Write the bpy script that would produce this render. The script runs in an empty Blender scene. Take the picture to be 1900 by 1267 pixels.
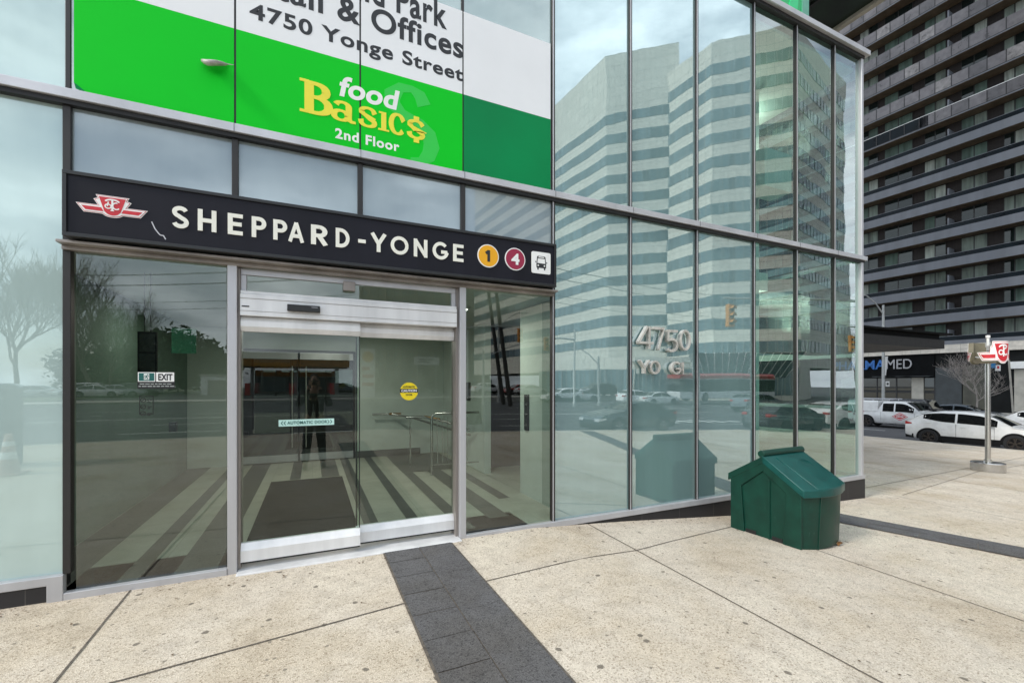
import bpy, bmesh, math, random
from mathutils import Vector, Matrix
R = math.radians
random.seed(7)
scene = bpy.context.scene
COL = scene.collection

# ------------------------------------------------------------------ survey of the place
# facade plane is y = 0 (x runs along it, +y goes into the building), door floor is z = 0
FPX, HX, HY = 810.0, 950.0, 711.0
YAW = math.atan(370 / 810.0)
CY, SY = math.cos(YAW), math.sin(YAW)
EYE = Vector((0.0, -4.3, 1.58))

def ray(px, py):
    t = (px - HX) / FPX
    return Vector((CY * t + SY, -SY * t + CY, (HY - py) / FPX))
def fac(px, py, y=0.0):
    d = ray(px, py)
    return EYE + d * ((y - EYE.y) / d.y)
def dep(px, py, Z):
    return EYE + ray(px, py) * Z
def mir(px, py, Z):
    p = dep(px, py, Z)
    return Vector((p.x, -p.y, p.z))

GK = [(-400, 0), (2.2, 0), (3.5, -.10), (5.3, -.26), (8.3, -.36), (27.3, -1.26), (400, -1.26)]
def gz(x, y=0.0):
    g = GK[-1][1]
    for (a, b), (c, d) in zip(GK, GK[1:]):
        if a <= x <= c:
            g = b + (d - b) * (x - a) / (c - a); break
    if y < -6:
        g = g * (1 - .55 * min(1, (-6 - y) / 20))
    return g
def gnd(px, py):
    d = ray(px, py); k = .2
    while k < 300:
        p = EYE + d * k
        if p.z <= gz(p.x, p.y): break
        k += .004 * k
    return Vector((p.x, p.y, gz(p.x, p.y)))

# ------------------------------------------------------------------ objects
def props(o, label=None, cat=None, group=None, kind=None):
    if label: o['label'] = label
    if cat: o['category'] = cat
    if group: o['group'] = group
    if kind: o['kind'] = kind
    return o
def thing(name, loc, label, cat, group=None, rz=0.0):
    o = bpy.data.objects.new(name, None); COL.objects.link(o)
    o.location = loc; o.rotation_euler = (0, 0, rz); o.empty_display_size = .2
    return props(o, label, cat, group)
def copy_tree(o, loc=None, rz=None, label=None, parent=None):
    c = o.copy(); COL.objects.link(c)
    if parent is not None:
        c.parent = parent
    for ch in list(o.children):
        copy_tree(ch, parent=c)
    if loc is not None: c.location = loc
    if rz is not None: c.rotation_euler = (0, 0, rz)
    if label: c['label'] = label
    return c

class MB:
    def __init__(s): s.v = []; s.f = []; s.m = []; s.mi = 0
    def add(s, vs, fs):
        b = len(s.v); s.v += [tuple(v) for v in vs]
        for f in fs: s.f.append([b + i for i in f]); s.m.append(s.mi)
        return s
    def quad(s, *p): return s.add(p, [list(range(len(p)))])
    def box(s, x0, x1, y0, y1, z0, z1):
        return s.add([(x0,y0,z0),(x1,y0,z0),(x1,y1,z0),(x0,y1,z0),(x0,y0,z1),(x1,y0,z1),(x1,y1,z1),(x0,y1,z1)],
                     [(0,3,2,1),(4,5,6,7),(0,1,5,4),(1,2,6,5),(2,3,7,6),(3,0,4,7)])
    def prism(s, poly, fn0, fn1):
        """poly 2-D outline; fn0/fn1 map (a,b) to the near and far 3-D point"""
        n = len(poly)
        vs = [fn0(*p) for p in poly] + [fn1(*p) for p in poly]
        fs = [list(range(n)), list(range(2*n-1, n-1, -1))] + [(i, n+i, n+(i+1)%n, (i+1)%n) for i in range(n)]
        return s.add(vs, fs)
    def xz(s, poly, y0, y1):   # plate facing -y, between y0 (front) and y1 (back)
        return s.prism(poly, lambda a, b: (a, y0, b), lambda a, b: (a, y1, b))
    def yz(s, poly, x0, x1): return s.prism(poly, lambda a, b: (x0, a, b), lambda a, b: (x1, a, b))
    def xy(s, poly, z0, z1): return s.prism(poly, lambda a, b: (a, b, z1), lambda a, b: (a, b, z0))
    def ring(s, p, d, r, n, ref=None):
        d = Vector(d).normalized()
        u = d.orthogonal().normalized() if ref is None else (ref - d * ref.dot(d)).normalized()
        w = d.cross(u)
        return [Vector(p) + (u * math.cos(2*math.pi*i/n) + w * math.sin(2*math.pi*i/n)) * r for i in range(n)]
    def cyl(s, p0, p1, r0, r1=None, n=16, caps=True):
        r1 = r0 if r1 is None else r1
        p0, p1 = Vector(p0), Vector(p1); d = p1 - p0
        vs = s.ring(p0, d, r0, n) + s.ring(p1, d, r1, n)
        fs = [(i, (i+1)%n, n+(i+1)%n, n+i) for i in range(n)]
        if caps: fs += [list(range(n-1, -1, -1)), list(range(n, 2*n))]
        return s.add(vs, fs)
    def tube(s, path, r, n=8):
        path = [Vector(p) for p in path]; vs = []; rs = r if isinstance(r, (list, tuple)) else [r] * len(path)
        ref = None
        for i, p in enumerate(path):
            d = (path[min(i+1, len(path)-1)] - path[max(i-1, 0)]).normalized()
            if ref is None: ref = d.orthogonal()
            ref = (ref - d * ref.dot(d)).normalized()
            vs += s.ring(p, d, rs[i], n, ref)
        fs = []
        for k in range(len(path)-1):
            fs += [(k*n+i, k*n+(i+1)%n, (k+1)*n+(i+1)%n, (k+1)*n+i) for i in range(n)]
        fs += [list(range(n-1, -1, -1)), list(range((len(path)-1)*n, len(path)*n))]
        return s.add(vs, fs)
    def lathe(s, prof, c=(0,0,0), n=24):
        vs = []; fs = []
        for r, z in prof:
            vs += [(c[0]+r*math.cos(2*math.pi*i/n), c[1]+r*math.sin(2*math.pi*i/n), c[2]+z) for i in range(n)]
        for k in range(len(prof)-1):
            fs += [(k*n+i, k*n+(i+1)%n, (k+1)*n+(i+1)%n, (k+1)*n+i) for i in range(n)]
        fs += [list(range(n-1,-1,-1)), list(range((len(prof)-1)*n, len(prof)*n))]
        return s.add(vs, fs)
    def build(s, name, mats, parent=None, smooth=None, bevel=0, fix=True, **p):
        me = bpy.data.meshes.new(name)
        me.from_pydata(s.v, [], s.f)
        mats = mats if isinstance(mats, (list, tuple)) else [mats]
        for m in mats: me.materials.append(m)
        if len(mats) > 1: me.polygons.foreach_set('material_index', s.m)
        if fix:
            bm = bmesh.new(); bm.from_mesh(me)
            bmesh.ops.recalc_face_normals(bm, faces=bm.faces)
            bm.to_mesh(me); bm.free()
        if smooth:
            me.polygons.foreach_set('use_smooth', [True] * len(me.polygons))
            me.set_sharp_from_angle(angle=R(smooth))
        me.update()
        o = bpy.data.objects.new(name, me); COL.objects.link(o)
        if parent is not None: o.parent = parent
        if bevel:
            b = o.modifiers.new('edge', 'BEVEL'); b.width = bevel; b.segments = 2; b.limit_method = 'ANGLE'; b.angle_limit = R(40)
            b.harden_normals = False
        return props(o, **p)

# ------------------------------------------------------------------ lettering
def stroke(mb, pts, w, wh=None, ox=0, oz=0, sx=1, sz=1, y0=0, y1=.01, closed=False, jit=.0003):
    """ribbon along pts (2-D), thickness w for upright strokes and wh for level ones"""
    wh = w if wh is None else wh
    n = len(pts); L = []; Rr = []
    for i in range(n):
        if closed: a, b, c = pts[i-1], pts[i], pts[(i+1) % n]
        else: a, b, c = pts[max(i-1,0)], pts[i], pts[min(i+1,n-1)]
        d1 = Vector((b[0]-a[0], b[1]-a[1])); d2 = Vector((c[0]-b[0], c[1]-b[1]))
        if d1.length < 1e-9: d1 = d2
        if d2.length < 1e-9: d2 = d1
        d1.normalize(); d2.normalize()
        n1 = Vector((-d1.y, d1.x)); n2 = Vector((-d2.y, d2.x)); m = n1 + n2
        if m.length < 1e-6: m = n1
        m.normalize(); k = 1 / max(.35, m.dot(n1))
        wd = math.sqrt((m.x * w) ** 2 + (m.y * wh) ** 2) / 2 * k
        L.append((b[0] + m.x*wd, b[1] + m.y*wd)); Rr.append((b[0] - m.x*wd, b[1] - m.y*wd))
    T = lambda p: (ox + p[0]*sx, oz + p[1]*sz)
    mb.ns = getattr(mb, 'ns', 0) + 1
    f0 = y0 - jit * mb.ns                       # each ribbon a hair proud of the last, so crossings never share a plane
    vs = []
    for a, b in zip(L, Rr):
        (a0, a1), (b0, b1) = T(a), T(b)
        vs += [(a0, f0, a1), (b0, f0, b1), (b0, y1, b1), (a0, y1, a1)]
    fs = []
    for i in range(n if closed else n-1):
        j = (i+1) % n
        for k in range(4): fs.append((i*4+k, i*4+(k+1)%4, j*4+(k+1)%4, j*4+k))
    if not closed: fs += [(0,1,2,3), tuple((n-1)*4+k for k in (3,2,1,0))]
    mb.add(vs, fs)
def arc(cx, cy, rx, ry, a0, a1, n=14):
    return [(cx + rx*math.cos(R(a0+(a1-a0)*i/n)), cy + ry*math.sin(R(a0+(a1-a0)*i/n))) for i in range(n+1)]

_txt = {}
def text_geo(s, bold=0.0, extrude=.01, spacing=1.0):
    key = (s, bold, extrude, spacing)
    if key not in _txt:
        c = bpy.data.curves.new('lettering', 'FONT'); c.body = s; c.size = 1; c.extrude = extrude / 2; c.offset = bold
        c.resolution_u = 10; c.space_character = spacing
        o = bpy.data.objects.new('lettering', c); COL.objects.link(o)
        dg = bpy.context.evaluated_depsgraph_get()
        me = bpy.data.meshes.new_from_object(o.evaluated_get(dg))
        _txt[key] = ([tuple(v.co) for v in me.vertices], [list(p.vertices) for p in me.polygons])
        bpy.data.objects.remove(o); bpy.data.curves.remove(c); bpy.data.meshes.remove(me)
    return _txt[key]
def text(mb, s, x0, x1, z0, z1, y, depth=.004, bold=.0, spacing=1.0, slant=0.0, shrink=False):
    """fit s into the rectangle on a plane facing -y; shrink keeps its own proportions"""
    vs, fs = text_geo(s, bold, .01, spacing)
    ax = min(v[0] for v in vs); bx = max(v[0] for v in vs); az = min(v[1] for v in vs); bz = max(v[1] for v in vs)
    kx, kz = (x1-x0)/(bx-ax), (z1-z0)/(bz-az)
    if shrink: kx = kz = min(kx, kz)
    mb.add([(x0+(v[0]-ax)*kx + slant*(v[1]-az)*kz, y - (v[2]+.005)*depth/.01, z0+(v[1]-az)*kz) for v in vs], [f[::1] for f in fs])

# ------------------------------------------------------------------ materials
def _nt(name):
    m = bpy.data.materials.new(name); m.use_nodes = True
    nt = m.node_tree; nt.nodes.clear()
    return m, nt, nt.nodes, nt.links
def _n(nt, t, **k):
    n = nt.nodes.new(t)
    for a, b in k.items():
        if a in n.inputs: n.inputs[a].default_value = b
        else: setattr(n, a, b)
    return n
def _coord(nt, scale=(1,1,1), src='Object'):
    tc = _n(nt, 'ShaderNodeTexCoord'); mp = _n(nt, 'ShaderNodeMapping'); mp.inputs['Scale'].default_value = scale
    nt.links.new(tc.outputs[src], mp.inputs['Vector']); return mp.outputs['Vector']
def _mix(nt, fac, a, b):
    n = _n(nt, 'ShaderNodeMix', data_type='RGBA')
    for k, v in ((0, fac), (6, a), (7, b)):
        if hasattr(v, 'is_linked') or isinstance(v, bpy.types.NodeSocket): nt.links.new(v, n.inputs[k])
        else: n.inputs[k].default_value = v if k == 0 else (*v[:3], 1)
    return n.outputs[2]
def _ramp(nt, val, stops):
    n = _n(nt, 'ShaderNodeValToRGB'); e = n.color_ramp.elements
    while len(e) < len(stops): e.new(.5)
    for i, (p, c) in enumerate(stops):
        e[i].position = p; e[i].color = (c, c, c, 1) if isinstance(c, (int, float)) else (*c, 1)
    nt.links.new(val, n.inputs[0]); return n.outputs[0]
def _noise(nt, vec, scale, detail=4, rough=.55):
    n = _n(nt, 'ShaderNodeTexNoise'); n.inputs['Scale'].default_value = scale; n.inputs['Detail'].default_value = detail
    n.inputs['Roughness'].default_value = rough; nt.links.new(vec, n.inputs['Vector']); return n.outputs[0]

def paint(name, col, rough=.5, metal=0.0, var=.12, scale=6.0, streak=False, spec=.5, bump=0.0, coat=0.0):
    """plain surface with a little dirt and wear so that it is never perfectly even"""
    m, nt, N, L = _nt(name)
    out = _n(nt, 'ShaderNodeOutputMaterial'); b = _n(nt, 'ShaderNodeBsdfPrincipled')
    L.new(b.outputs[0], out.inputs[0])
    v = _coord(nt, (1, 1, .12) if streak else (1, 1, 1))
    nz = _noise(nt, v, scale, 5)
    dark = tuple(c * (1 - var * 1.6) for c in col); light = tuple(min(1, c * (1 + var)) for c in col)
    c = _mix(nt, _ramp(nt, nz, [(.3, 0), (.7, 1)]), dark, light)
    L.new(c, b.inputs['Base Color'])
    r = _n(nt, 'ShaderNodeMapRange'); r.inputs['To Min'].default_value = max(.02, rough - .1); r.inputs['To Max'].default_value = min(1, rough + .1)
    L.new(nz, r.inputs[0]); L.new(r.outputs[0], b.inputs['Roughness'])
    b.inputs['Metallic'].default_value = metal; b.inputs['Specular IOR Level'].default_value = spec
    b.inputs['Coat Weight'].default_value = coat
    if bump:
        bp = _n(nt, 'ShaderNodeBump'); bp.inputs['Strength'].default_value = bump; bp.inputs['Distance'].default_value = .01
        L.new(_noise(nt, v, scale * 12, 3), bp.inputs['Height']); L.new(bp.outputs[0], b.inputs['Normal'])
    return m

def scuffed(name, col, pale, rough=.42):
    """moulded plastic: rubbed edges, pale scrapes and dried splash marks"""
    m = paint(name, col, rough, 0, .16, 7, bump=.12, spec=.35)
    nt = m.node_tree; b = next(n for n in nt.nodes if n.type == 'BSDF_PRINCIPLED'); src = b.inputs['Base Color'].links[0].from_socket
    v = _coord(nt, (1, 1, .35)); n1 = _noise(nt, v, 26, 6, .75); n2 = _noise(nt, _coord(nt), 3.1, 3)
    k = _n(nt, 'ShaderNodeMath', operation='MULTIPLY'); nt.links.new(_ramp(nt, n1, [(.60, 0), (.72, .75)]), k.inputs[0]); nt.links.new(_ramp(nt, n2, [(.45, 0), (.62, 1)]), k.inputs[1])
    nt.links.new(_mix(nt, k.outputs[0], src, pale), b.inputs['Base Color'])
    return m
def wavy(nt, scale, strength):
    v = _coord(nt, (1, 1, .8)); nz = _noise(nt, v, scale, 1.5, .4)
    bp = _n(nt, 'ShaderNodeBump'); bp.inputs['Strength'].default_value = 1.0; bp.inputs['Distance'].default_value = strength
    nt.links.new(nz, bp.inputs['Height']); return bp.outputs[0]
def fresnel_fac(nt, base, ior, normal=None):
    f = _n(nt, 'ShaderNodeFresnel'); f.inputs[0].default_value = ior
    if normal is not None: nt.links.new(normal, f.inputs[1])
    r = _n(nt, 'ShaderNodeMapRange'); r.inputs['To Min'].default_value = base; r.inputs['To Max'].default_value = 1.0
    nt.links.new(f.outputs[0], r.inputs[0])
    g = _n(nt, 'ShaderNodeNewGeometry'); k = _n(nt, 'ShaderNodeMath', operation='SUBTRACT'); k.inputs[0].default_value = 1.0
    nt.links.new(g.outputs['Backfacing'], k.inputs[1])          # leaving the sheet: no second reflection
    m = _n(nt, 'ShaderNodeMath', operation='MULTIPLY'); nt.links.new(r.outputs[0], m.inputs[0]); nt.links.new(k.outputs[0], m.inputs[1]); return m.outputs[0]
def clear_glass(name, tint, base=.12, wave=.0016, wscale=.9):
    m, nt, N, L = _nt(name)
    out = _n(nt, 'ShaderNodeOutputMaterial'); mix = _n(nt, 'ShaderNodeMixShader')
    tr = _n(nt, 'ShaderNodeBsdfTransparent'); tr.inputs[0].default_value = (*tint, 1)
    gl = _n(nt, 'ShaderNodeBsdfGlossy'); gl.inputs['Roughness'].default_value = 0.0; gl.inputs[0].default_value = (.93, .97, .95, 1)
    if wave:
        nb = wavy(nt, wscale, wave); L.new(nb, gl.inputs['Normal'])
    L.new(fresnel_fac(nt, base, 1.5), mix.inputs[0]); L.new(tr.outputs[0], mix.inputs[1]); L.new(gl.outputs[0], mix.inputs[2])
    L.new(mix.outputs[0], out.inputs[0]); return m
def backed_glass(name, col, base=.25, wave=.0016, wscale=.9, refl=(.93, .98, .96)):
    """glass with an opaque pale lining fixed to its inner side"""
    m, nt, N, L = _nt(name)
    out = _n(nt, 'ShaderNodeOutputMaterial'); mix = _n(nt, 'ShaderNodeMixShader')
    df = _n(nt, 'ShaderNodeBsdfDiffuse')
    v = _coord(nt, (1, 1, .25)); nz = _noise(nt, v, 2.2, 4)
    L.new(_mix(nt, _ramp(nt, nz, [(.3, 0), (.7, 1)]), tuple(c * .9 for c in col), tuple(c * 1.07 for c in col)), df.inputs[0])
    gl = _n(nt, 'ShaderNodeBsdfGlossy'); gl.inputs['Roughness'].default_value = 0.0; gl.inputs[0].default_value = (*refl, 1)
    if wave:
        nb = wavy(nt, wscale, wave); L.new(nb, gl.inputs['Normal'])
    L.new(fresnel_fac(nt, base, 1.5), mix.inputs[0]); L.new(df.outputs[0], mix.inputs[1]); L.new(gl.outputs[0], mix.inputs[2])
    L.new(mix.outputs[0], out.inputs[0]); return m

def lamp_mat(name, col, strength):
    m, nt, N, L = _nt(name)
    out = _n(nt, 'ShaderNodeOutputMaterial'); e = _n(nt, 'ShaderNodeEmission'); e.inputs[0].default_value = (*col, 1); e.inputs[1].default_value = strength
    L.new(e.outputs[0], out.inputs[0]); return m

def aggregate(name, base, dark, light, spots=True):
    """exposed-aggregate concrete: fine pebbles, broad stains, trodden-in gum"""
    m, nt, N, L = _nt(name)
    out = _n(nt, 'ShaderNodeOutputMaterial'); b = _n(nt, 'ShaderNodeBsdfPrincipled'); L.new(b.outputs[0], out.inputs[0])
    v = _coord(nt)
    vo = _n(nt, 'ShaderNodeTexVoronoi'); vo.inputs['Scale'].default_value = 120; L.new(v, vo.inputs['Vector'])
    sep = _n(nt, 'ShaderNodeSeparateColor'); L.new(vo.outputs['Color'], sep.inputs[0])
    c1 = _mix(nt, _ramp(nt, sep.outputs[0], [(.04, 0), (.22, .62), (.85, 1)]), dark, light)
    nf = _noise(nt, v, 190, 3, .7)
    c2 = _mix(nt, _ramp(nt, nf, [(.38, 0), (.62, 1)]), c1, base)
    nb = _noise(nt, v, .9, 5, .6)
    c3n = _n(nt, 'ShaderNodeMix', data_type='RGBA', blend_type='MULTIPLY'); c3n.inputs[0].default_value = 1
    L.new(c2, c3n.inputs[6]); L.new(_ramp(nt, nb, [(.26, (.74, .68, .60)), (.42, (.92, .88, .82)), (.56, (1.0, .985, .97)), (.72, (1.10, 1.10, 1.08))]), c3n.inputs[7])
    col = c3n.outputs[2]
    ns = _noise(nt, v, 7, 4, .7)
    c4n = _n(nt, 'ShaderNodeMix', data_type='RGBA', blend_type='MULTIPLY'); c4n.inputs[0].default_value = 1
    L.new(col, c4n.inputs[6]); L.new(_ramp(nt, ns, [(.3, .84), (.55, 1.02)]), c4n.inputs[7]); col = c4n.outputs[2]
    if spots:
        for sc, lo, hi, dk in ((2.3, .035, .048, .28), (5.1, .045, .06, .42), (1.1, .018, .022, .25)):
            w = _n(nt, 'ShaderNodeTexVoronoi', voronoi_dimensions='2D'); w.inputs['Scale'].default_value = sc; w.inputs['Randomness'].default_value = 1
            jig = _n(nt, 'ShaderNodeVectorMath', operation='ADD')
            nn = _n(nt, 'ShaderNodeTexNoise'); nn.inputs['Scale'].default_value = 14; L.new(v, nn.inputs['Vector'])
            sc2 = _n(nt, 'ShaderNodeVectorMath', operation='SCALE'); sc2.inputs['Scale'].default_value = .035
            L.new(nn.outputs['Color'], sc2.inputs[0]); L.new(v, jig.inputs[0]); L.new(sc2.outputs[0], jig.inputs[1]); L.new(jig.outputs[0], w.inputs['Vector'])
            s2 = _n(nt, 'ShaderNodeSeparateColor'); L.new(w.outputs['Color'], s2.inputs[0])
            rr = _n(nt, 'ShaderNodeMapRange'); rr.inputs['From Min'].default_value = lo; rr.inputs['From Max'].default_value = hi
            rr.inputs['To Min'].default_value = 1; rr.inputs['To Max'].default_value = 0; L.new(w.outputs['Distance'], rr.inputs[0])
            keep = _n(nt, 'ShaderNodeMath', operation='GREATER_THAN'); keep.inputs[1].default_value = .58; L.new(s2.outputs[1], keep.inputs[0])
            f = _n(nt, 'ShaderNodeMath', operation='MULTIPLY'); L.new(rr.outputs[0], f.inputs[0]); L.new(keep.outputs[0], f.inputs[1])
            f2 = _n(nt, 'ShaderNodeMath', operation='MULTIPLY'); L.new(f.outputs[0], f2.inputs[0]); f2.inputs[1].default_value = .85
            col = _mix(nt, f2.outputs[0], col, tuple(c * dk for c in base))
    L.new(col, b.inputs['Base Color']); b.inputs['Roughness'].default_value = .85; b.inputs['Specular IOR Level'].default_value = .25
    bp = _n(nt, 'ShaderNodeBump'); bp.inputs['Strength'].default_value = .5; bp.inputs['Distance'].default_value = .004
    L.new(vo.outputs['Distance'], bp.inputs['Height']); L.new(bp.outputs[0], b.inputs['Normal'])
    return m

def asphalt(name, col=(.055, .055, .058)):
    m, nt, N, L = _nt(name)
    out = _n(nt, 'ShaderNodeOutputMaterial'); b = _n(nt, 'ShaderNodeBsdfPrincipled'); L.new(b.outputs[0], out.inputs[0])
    v = _coord(nt); n1 = _noise(nt, v, 90, 2, .7); n2 = _noise(nt, v, .35, 5, .6)
    c = _mix(nt, n1, tuple(x * .6 for x in col), tuple(x * 1.6 for x in col))
    mm = _n(nt, 'ShaderNodeMix', data_type='RGBA', blend_type='MULTIPLY'); mm.inputs[0].default_value = 1
    L.new(c, mm.inputs[6]); L.new(_ramp(nt, n2, [(.3, .75), (.7, 1.25)]), mm.inputs[7])
    L.new(mm.outputs[2], b.inputs['Base Color']); b.inputs['Roughness'].default_value = .8
    return m

def panelled(name, col, joint, sx, sy, mortar=.004, rough=.6, var=.08, axes='XZ'):
    """stone or concrete panels with thin joints"""
    m, nt, N, L = _nt(name)
    out = _n(nt, 'ShaderNodeOutputMaterial'); b = _n(nt, 'ShaderNodeBsdfPrincipled'); L.new(b.outputs[0], out.inputs[0])
    tc = _n(nt, 'ShaderNodeTexCoord'); sp = _n(nt, 'ShaderNodeSeparateXYZ'); cb = _n(nt, 'ShaderNodeCombineXYZ')
    L.new(tc.outputs['Object'], sp.inputs[0])
    if axes == 'ANY':
        ad = _n(nt, 'ShaderNodeMath', operation='ADD'); L.new(sp.outputs[0], ad.inputs[0]); L.new(sp.outputs[1], ad.inputs[1]); L.new(ad.outputs[0], cb.inputs[0])
    else: L.new(sp.outputs['XYZ'.index(axes[0])], cb.inputs[0])
    L.new(sp.outputs['XYZ'.index(axes[1]) if axes != 'ANY' else 2], cb.inputs[1])
    br = _n(nt, 'ShaderNodeTexBrick'); br.offset = 0; br.inputs['Scale'].default_value = 1; br.inputs['Brick Width'].default_value = sx; br.inputs['Row Height'].default_value = sy
    br.inputs['Mortar Size'].default_value = mortar
    br.inputs['Color1'].default_value = (*[c*(1-var) for c in col], 1); br.inputs['Color2'].default_value = (*[c*(1+var) for c in col], 1); br.inputs['Mortar'].default_value = (*joint, 1)
    L.new(cb.outputs[0], br.inputs['Vector'])
    mm = _n(nt, 'ShaderNodeMix', data_type='RGBA', blend_type='MULTIPLY'); mm.inputs[0].default_value = 1
    L.new(br.outputs[0], mm.inputs[6]); L.new(_ramp(nt, _noise(nt, tc.outputs['Object'], 3, 5), [(.3, .85), (.7, 1.08)]), mm.inputs[7])
    L.new(mm.outputs[2], b.inputs['Base Color']); b.inputs['Roughness'].default_value = rough
    return m
# ------------------------------------------------------------------ materials in use
M_alu   = paint('brushed_aluminium', (.50, .50, .52), .38, .35, .10, 3, True, .5)
M_door  = paint('bright_aluminium', (.74, .74, .74), .32, .15, .10, 5, True, .5, bump=.05)
M_dark  = paint('dark_bronze_mullion', (.018, .016, .015), .5, 0, .2, 4, True)
M_black = paint('black_gap', (.008, .008, .009), .6)
M_flash = paint('weathered_flashing', (.30, .27, .25), .4, .3, .2, 4, True)
M_gran  = panelled('black_granite', (.016, .015, .017), (.07, .065, .06), .62, 2.0, .003, .5, .2)
M_spand = backed_glass('green_lined_glass', (.205, .32, .31), .35, .0013, 1.7, (.87, .985, 1.0))
M_spandL= backed_glass('pale_lined_glass', (.42, .54, .52), .17, .0008, .9, (.86, .99, .97))
M_trans = backed_glass('grey_lined_glass', (.29, .35, .37), .09, .0007, .8, (.86, .95, 1))
M_top   = backed_glass('grey_green_glass', (.20, .29, .27), .26, .0008, .8)
M_glass = clear_glass('clear_glass', (.82, .90, .86), .09, .0004, .8)
M_doorg = clear_glass('door_glass', (.86, .92, .88), .03, .0002, .8)
M_hallg = clear_glass('hall_glass', (.76, .91, .87), .24, .0012, 1.5)
M_sideg = clear_glass('side_glass', (.84, .92, .89), .10, .0006, .9)
M_white = paint('interior_white', (.60, .66, .62), .7, 0, .06, 2)
M_wallg = paint('interior_grey_green', (.34, .41, .37), .7, 0, .08, 2)
M_ceil  = paint('interior_ceiling', (.55, .56, .53), .8, 0, .05, 2)
M_fl    = panelled('terrazzo_light', (.46, .46, .39), (.33, .33, .28), .6, .6, .003, .4, .05, 'XY')
M_fd    = panelled('terrazzo_dark', (.105, .105, .095), (.07, .07, .06), .6, .6, .003, .4, .08, 'XY')
M_mat   = paint('entrance_mat', (.016, .016, .014), .95, 0, .25, 40, bump=.6)
M_steel = paint('stainless_steel', (.55, .54, .52), .22, .9, .08, 6, True)
M_blackp= paint('black_plastic', (.012, .012, .013), .35)
M_signbk= paint('sign_enamel_black', (.010, .010, .016), .5, 0, .15, 3, True, spec=.2)
M_signed= paint('sign_frame_black', (.010, .011, .012), .4)
M_wh    = paint('white_vinyl', (.82, .82, .80), .5, 0, .05, 6)
M_ivory = paint('ivory_letter', (.80, .79, .70), .45, 0, .04, 6)
M_red   = paint('sign_red', (.55, .018, .03), .4, 0, .06, 5)
M_green1= paint('banner_green', (.0, .56, .018), .6, 0, .03, 1.2, spec=.15)
M_green2= paint('banner_dark_green', (.0, .22, .065), .6, 0, .08, 1.0, spec=.15)
M_green3= paint('banner_pale_swirl', (.012, .56, .05), .55, 0, .03, 2)
M_bwhite= paint('banner_white', (.80, .81, .82), .6, 0, .03, 1.2)
M_btext = paint('banner_black', (.014, .016, .02), .6)
M_yel   = paint('logo_yellow', (.82, .72, .04), .5, 0, .03, 4)
M_amber = paint('route_amber', (.80, .38, .0), .45, 0, .04, 4)
M_maroon= paint('route_maroon', (.30, .012, .05), .45, 0, .04, 4)
M_letter= paint('bronze_letter', (.62, .595, .55), .28, .4, .15, 9)
M_concr = aggregate('aggregate_concrete', (.495, .43, .345), (.22, .18, .14), (.76, .70, .61))
M_paver = aggregate('granite_paver', (.085, .083, .088), (.035, .035, .037), (.17, .17, .175), spots=False)
M_joint = paint('joint_dirt', (.13, .11, .09), .95, 0, .3, 30)
M_asph  = asphalt('asphalt')
M_kerb  = paint('kerb_concrete', (.40, .38, .34), .85, 0, .15, 3)
M_line  = paint('road_paint', (.70, .70, .66), .7, 0, .2, 8)

# ------------------------------------------------------------------ ground
def sheet(name, xs, ys, dz, mat, f=gz, kind='structure'):
    mb = MB(); nx, ny = len(xs), len(ys)
    mb.add([(x, y, f(x, y) + dz) for y in ys for x in xs],
           [(j*nx+i, j*nx+i+1, (j+1)*nx+i+1, (j+1)*nx+i) for j in range(ny-1) for i in range(nx-1)])
    return mb.build(name, mat, smooth=30, kind=kind)
YON = Vector((-.099, .995, 0)).normalized()          # direction of the cross street
def yx(y, off=0.0): return 27.25 + off + (y - 3.5) * (YON.x / YON.y)   # kerb line of the cross street
AV_Y = -11.0                                          # kerb line of the avenue behind the viewer
# base sheet to the horizon
base = MB(); base.quad((-400, -400, -1.75), (400, -400, -1.75), (400, 400, -1.75), (-400, 400, -1.75))
base.build('ground', M_asph, kind='structure')
# the plaza pavement, its kerb edges following both streets
xs = [-60, -40, -20, -12, -8, -5, -3, -1.5, 0, 1.2, 2.2, 2.6, 3.0, 3.5, 4, 4.6, 5.3, 6, 7, 8.3, 10, 13, 16, 20, 24]
ys = [AV_Y, -9, -7.5, -6, -5, -4, -3, -2, -1.2, -.6, 0, .6, 2, 4, 7, 11, 16, 24, 40, 70]
mb = MB(); nx = len(xs) + 1
for y in ys:
    for x in xs + [None]:
        xx = yx(y) if x is None else x
        mb.v.append((xx, y, gz(xx, y)))
for j in range(len(ys)-1):
    for i in range(nx-1):
        if xs[i] < 8.3 and xs[i] >= -5 and ys[j] >= .6: continue      # inside the building
        mb.f.append([j*nx+i, j*nx+i+1, (j+1)*nx+i+1, (j+1)*nx+i]); mb.m.append(0)
mb.build('pavement', M_concr, smooth=40, kind='structure')
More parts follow.
